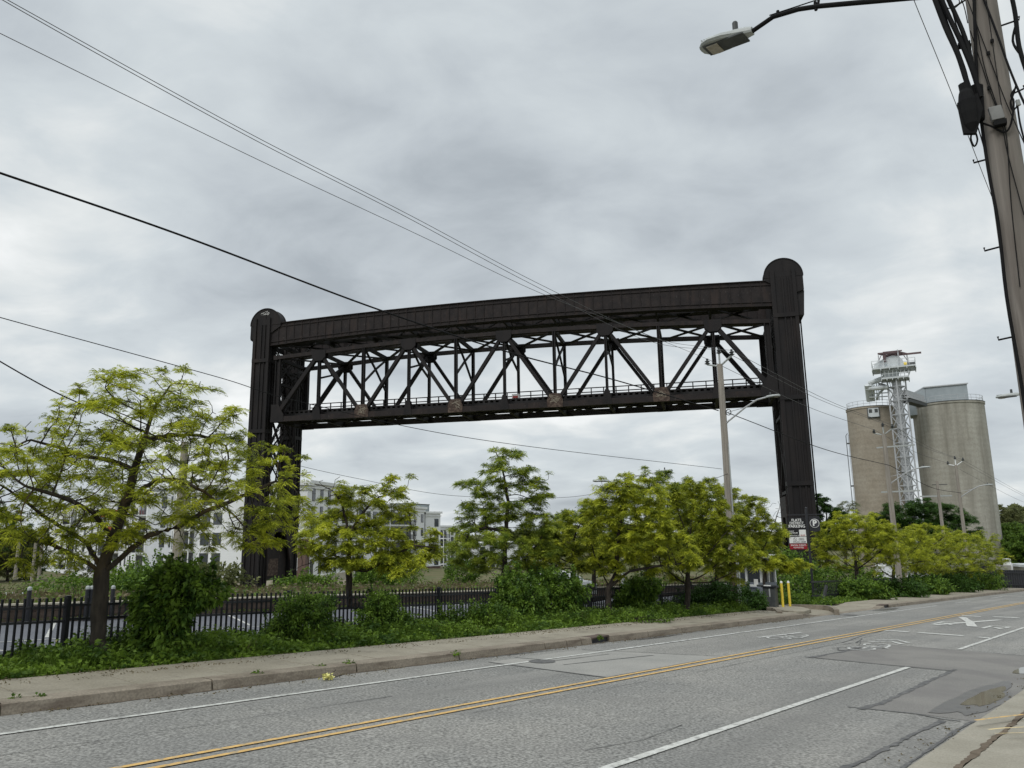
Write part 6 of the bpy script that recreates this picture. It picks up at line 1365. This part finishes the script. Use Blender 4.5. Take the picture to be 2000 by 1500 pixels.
rb=[(1640,16.0,46,[(0,0,.5,1.1,.7,.6),(1.2,0,.5,1,.7,.5)],'first bush right of the leaning black post'),(1695,16.1,52,[(0,0,.5,1.4,.7,.55),(1.5,0,.5,1.2,.7,.5)],'second bush of the right hedge'),
    (1750,16.2,58,[(0,0,.5,1.6,.8,.6),(1.6,0,.55,1.2,.8,.55)],'third bush of the right hedge, at a pole foot'),(1805,16.2,65,[(0,0,.6,1.8,.8,.7),(1.8,0,.6,1.4,.8,.6)],'fourth bush of the right hedge'),
    (1858,16.3,75,[(0,0,.7,2,.9,.8),(2,0,.7,1.5,.9,.7)],'fifth bush of the right hedge'),(1900,16.3,84,[(0,0,.9,1.6,1,1.0),(-2,0,.7,1.5,.9,.8)],'last dark bush closing the right hedge')]
for i,(px,v,D,lo,lb_) in enumerate(rb):
    u=onv(px,1165,v)@U; bush('bush',lb_,G(u,v-.6,.05),lo,4200,'fbush' if i%2==0 else 'fdark',.15,'hedge bushes along the right pavement',seed=220+i)
# ================================================================ GROUND COVER
def cover(name,regions,n,mt,h0,h1,leafy=.5,seed=1,dens=None,zf=None,wd=.03):
    """stuff: grass blades and small leaves scattered over (u,v) boxes"""
    global rng; rng=np.random.default_rng(seed); A=[];Dd=[];Ln=[];Wd=[]
    ar=np.array([(b-a)*(d-c)*wt for a,b,c,d,wt in regions]); ar/=ar.sum()
    for (a,b,c,d,wt),fr in zip(regions,ar):
        k=int(n*fr); u=a+(b-a)*rng.random(k); v=c+(d-c)*rng.random(k)
        hh=.55+.3*np.sin(u*1.7+3*np.sin(v*1.3))*np.sin(v*2.3+u*.6)+.3*np.sin(u*.63+1.3)*np.sin(u*2.9+v)
        edge=(v-c)/(.28+.22*np.sin(u*1.1)+.15*np.sin(u*3.7)); hh=np.clip(hh,.12,1.15)*np.clip(.25+.75*edge,.2,1)
        z=(np.array([zf(x,y) for x,y in zip(u,v)]) if zf else zroad(u)+.09)
        base=U[None]*u[:,None]+V[None]*v[:,None]; base[:,2]=z
        for j in range(3):
            up=rng.random(k)<leafy; L_=(h0+(h1-h0)*rng.random(k))*np.clip(hh,.25,1)
            q=base.copy(); q[:,:2]+=rng.normal(size=(k,2))*.05; q[:,2]+=np.where(up,L_*rng.random(k)*.9,0)
            dd=rng.normal(size=(k,3))*np.where(up,.8,.25)[:,None]; dd[:,2]=np.where(up,dd[:,2]*.35+.25,1)
            A.append(q); Dd.append(dd); Ln.append(np.where(up,wd*3*(.7+.8*rng.random(k)),L_)); Wd.append(np.where(up,wd*1.7,wd*.45))
    P=np.concatenate(A); V4=kites(P,np.concatenate(Dd),np.concatenate(Ln),np.concatenate(Wd),.15)
    o=mesh_np(name,V4,np.arange(len(V4)).reshape(-1,4),M[mt]); o['kind']='stuff'; return o
cover('verge_weeds',[(-2,12,14.15,17.0,3.2),(12,31,14.1,16.9,2.2)],62000,'fweed',.24,.72,.66,301,wd=.032)
cover('verge_grass',[(-2,12,14.2,17.2,2.4),(12,31,14.15,17.2,1.6)],26000,'grass',.22,.66,.05,302,wd=.022)
cover('hedge_weeds',[(41,84,14.2,17,1),(40.5,46,16.5,24,.8),(38.3,41,14.2,22,1.6)],15000,'fweed',.2,.5,.5,303,wd=.05)
cover('gate_grass',[(80,87,14.2,17.5,1)],2500,'grass',.15,.4,.1,304,wd=.05)
zfF=lambda u,v: gzz(u,v)
cover('field_grass',[(-40,70,26.6,48,1.6),(-40,70,48,90,.7)],42000,'dry',.25,.75,.25,305,zf=zfF,wd=.06)
cover('field_weeds',[(-30,70,26.6,45,1.8),(-40,70,45,95,.8)],18000,'grass',.2,.55,.5,306,zf=zfF,wd=.07)
cover('lot_edge_weeds',[(-5,34,16.9,17.3,1),(-5,34,25.9,26.15,1)],3000,'fweed',.08,.22,.4,307,wd=.02)
cover('pavement_litter',[(-2,31,13.3,14.1,1),(-2,31,11.6,11.95,.8),(8,24,2.64,2.9,.5)],1300,'dry',.01,.02,1,308,zf=lambda u,v: float(zroad(u))+(hk(u)+.008 if v>12 else .012),wd=.012)
# tufts growing in the pavement joints
for i,(px,py,s_,lb_) in enumerate(((503,1318,.14,'small weed tuft on the pavement left of the storm drain'),(625,1303,.15,'spreading weed tuft at the kerb joint below the dense bush'),(683,1298,.17,'weed tuft on the pavement right of the spreading one'),(890,1277,.14,'weed tuft on the pavement under the low fence bush'),(1172,1246,.09,'weed clump sprouting over the kerb inlet'),(28,1367,.10,'tiny weed in a pavement joint at far left'),(76,1364,.11,'tiny weed right of the far left pavement joint'))):
    u,v=gp(px,py,.13); bush('weed_tuft',lb_,G(u,v,.125),[(0,0,.0,s_*.6,s_*.45,s_*.45)],46,'fweed',.055,'weed tufts on the pavement',cat='weed',seed=310+i,nst=3)
u,v=gp(640,1325,.03); r=root('dropped_flowers','dropped bunch of pale yellow flowers in the gutter by the kerb','flowers',G(u,v,.02)); 
rng=np.random.default_rng(5); P=ORG[r.name]+rng.normal(size=(60,3))*[.05,.05,.02]+[0,0,.04]; D_=rng.normal(size=(60,3)); mfl=mat('petals',(0.75,0.72,0.25),(0.6,0.55,0.2),.6); leaf_obj('blossoms',kites(P,D_,.06,.04),mfl,r)
m_=MB(); m_.tube([ORG[r.name]-U*.02,ORG[r.name]+U*.25-V*.05+ZZ*.03],.008,5); m_.tube([ORG[r.name],ORG[r.name]+U*.2+V*.05+ZZ*.12],.007,5); m_.build('stalks',M['bark'],r)
# rubble heap and stakes behind the wall
r=root('rubble_heap','low heap of brown rubble behind the fence near the second tree','rubble heap',zz(onray(640,1145,80),-6)); b=ORG[r.name]; rng=np.random.default_rng(8)
n=26; P=[];fsq=[]
for i in range(n):
    for j in range(9):
        x=(i/(n-1)-.5)*17; y=(j/8-.5)*5; z_=1.7*max(0,1-(abs(x)/8.5)**2)*max(0,1-(abs(y)/2.5)**2)+rng.random()*.35-.3; P.append(b+tS*x+fS*y+ZZ*z_)
fsq=[(i*9+j,(i+1)*9+j,(i+1)*9+j+1,i*9+j+1) for i in range(n-1) for j in range(8)]; mesh_np('heap',P,fsq,M['rubble'],r)
for i,(px,lb_) in enumerate(((641,'wooden stake in the rubble left of the second trunk'),(705,'wooden stake in the rubble right of the second trunk'),(808,'left stake of a pair before the brick apartments'),(817,'right stake of a pair before the brick apartments'),(849,'wooden stake before the white end bay'),(864,'wooden stake just right of the white end bay'),(885,'wooden stake before the low brick building'))):
    b=onray(px,1158,58); r=root('wooden_stake',lb_,'stake',zz(b,zg(b)),'wooden stakes in the field'); b=ORG[r.name]; zt=onray(px,1142,58)[2]; m_=MB(); m_.bar(b,zz(b,zt),.09,.09); m_.build('stake',M['wood'],r)
# ================================================================ PARKED CARS glimpsed through the fence
def car(label,u,v,az,col,van=False,s=1.0):
    b=G(u,v,.02); r=root('parked_car' if not van else 'parked_van',label,'car' if not van else 'van',b,'vehicles parked in the lot'); f=U*math.cos(az)+V*math.sin(az); sd=np.array([-f[1],f[0],0])
    def Q(x,y,z_): return b+f*x*s+sd*y*s+ZZ*z_*s
    if van: prof=[(-2.5,.35),(-2.55,1.0),(-2.45,2.0),(-2.2,2.12),(.9,2.12),(1.3,2.0),(2.0,1.15),(2.5,.95),(2.6,.5),(2.5,.3)]; cab=[(.95,1.2),(1.0,1.95),(1.25,1.93),(1.85,1.2)]
    else: prof=[(-2.2,.4),(-2.25,.85),(-2.0,1.0),(-1.55,1.05),(-1.0,1.4),(-.2,1.46),(.5,1.38),(1.15,1.0),(1.9,.85),(2.2,.65),(2.2,.35)]; cab=[(-1.45,1.06),(-.95,1.36),(.45,1.34),(1.02,1.02)]
    m_=MB(); n=len(prof)
    P=[]; 
    for y,ins in ((-.9,.0),(-.8,-1),(.8,-1),(.9,0)):
        for (x,z_) in prof: P.append(Q(x*(1 if ins==0 else 1.0),y if z_<1.05 or van else y*.86,z_ if ins==0 else z_+ .015))
    fs=[(k*n+i,k*n+(i+1)%n,(k+1)*n+(i+1)%n,(k+1)*n+i) for k in range(3) for i in range(n)]+[tuple(range(n)),tuple(3*n+i for i in range(n-1,-1,-1))]
    m_.add(P,fs); m_.build('body',col,r)
    for e_ in (-1,1):
        m_=MB(); yy=.9 if van else .79; m_.prism([Q(x,e_*(yy+.005)*( .98 if (not van and z_>1.05) else 1.0)+(0 if van else e_*(.12 if z_<1.1 else 0)),z_) for x,z_ in cab],sd*e_*.012*s); m_.build('side_window',M['glass'],r)
        for x in (-1.4,1.4):
            m_=MB(); c=Q(x,e_*.82,.33); m_.prism([c+(f*math.cos(a)+ZZ*math.sin(a))*.33*s for a in np.linspace(0,2*math.pi,19)[:-1]],sd*e_*.16*s); wl=m_.build('wheel',M['black'],r)
            m_=MB(); c=Q(x,e_*.985,.33); m_.prism([c+(f*math.cos(a)+ZZ*math.sin(a))*.2*s for a in np.linspace(0,2*math.pi,13)[:-1]],sd*e_*.01*s); m_.build('rim',M['galv'],wl)
        m_=MB(); m_.cbox(Q(2.18 if not van else 2.55,e_*.65,.68 if not van else .8),f*.08,sd*.3,ZZ*.14); m_.build('headlight',M['signwhite'],r)
    m_=MB(); m_.hexa([Q(.52 if not van else 1.32,-.7,1.37 if not van else 1.97),Q(.52 if not van else 1.32,.7,1.37 if not van else 1.97),Q(1.12 if not van else 1.98,.75,1.03 if not van else 1.2),Q(1.12 if not van else 1.98,-.75,1.03 if not van else 1.2)]+[Q(x,y,z_) for x,y,z_ in ((.55 if not van else 1.35,-.7,1.40 if not van else 2.0),(.55 if not van else 1.35,.7,1.40 if not van else 2.0),(1.16 if not van else 2.02,.75,1.05 if not van else 1.22),(1.16 if not van else 2.02,-.75,1.05 if not van else 1.22))]); m_.build('windscreen',M['glass'],r)
    return r
cw=mat('white_car_paint',(0.75,0.76,0.77),None,.3,spec=.6); cbl=mat('blue_car_paint',(0.05,0.08,0.22),None,.3,spec=.6); cgr=mat('silver_car_paint',(0.4,0.41,0.43),None,.3,spec=.6)
car('white car seen through the fence behind the slender golden trunk',30.6,24.6,1.55,cw)
b=onray(1732,1130,82); ub,vb=b@U,b@V; car('white van roof showing above the right hedge',ub,vb,.3,cw,True)
b=onray(22,1140,74); 
def carw(label,px,D,zoff,col):
    b=onray(px,1140,D); u,v=b@U,b@V; r=car(label,u,v,.9,col); dz=gzz(u,v)-zroad(u); r.location.z+=dz+zoff
carw('left one of two white cars half hidden in the far left field',14,84,.3,cw); carw('right one of two white cars half hidden in the far left field',42,86,.3,cgr)
# far belt of trees behind everything
def belt(name,a0,a1,D,zb,h,n,mt,seed,leaf):
    global rng; rng=np.random.default_rng(seed); a=np.radians(a0+(a1-a0)*rng.random(n)); hh=h*(.62+.25*np.sin(a*57)+.13*np.sin(a*131+1)); d=D+rng.normal(size=n)*8
    z_=zb+hh*(rng.random(n)**.6); P=np.stack([np.sin(a)*d,np.cos(a)*d,z_],1); V4=kites(P,rng.normal(size=(n,3)),leaf*(.6+.8*rng.random(n)),leaf*.7,.1)
    o=mesh_np(name,V4,np.arange(len(V4)).reshape(-1,4),M[mt]); o['kind']='stuff'
belt('distant_wood',-48,-31,330,-10,15,26000,'folive',401,1.3); belt('distant_wood',-32,36,380,-10,13,60000,'folive',402,1.3); belt('distant_wood',29,52,270,-10,15.5,50000,'folive',403,1.1)
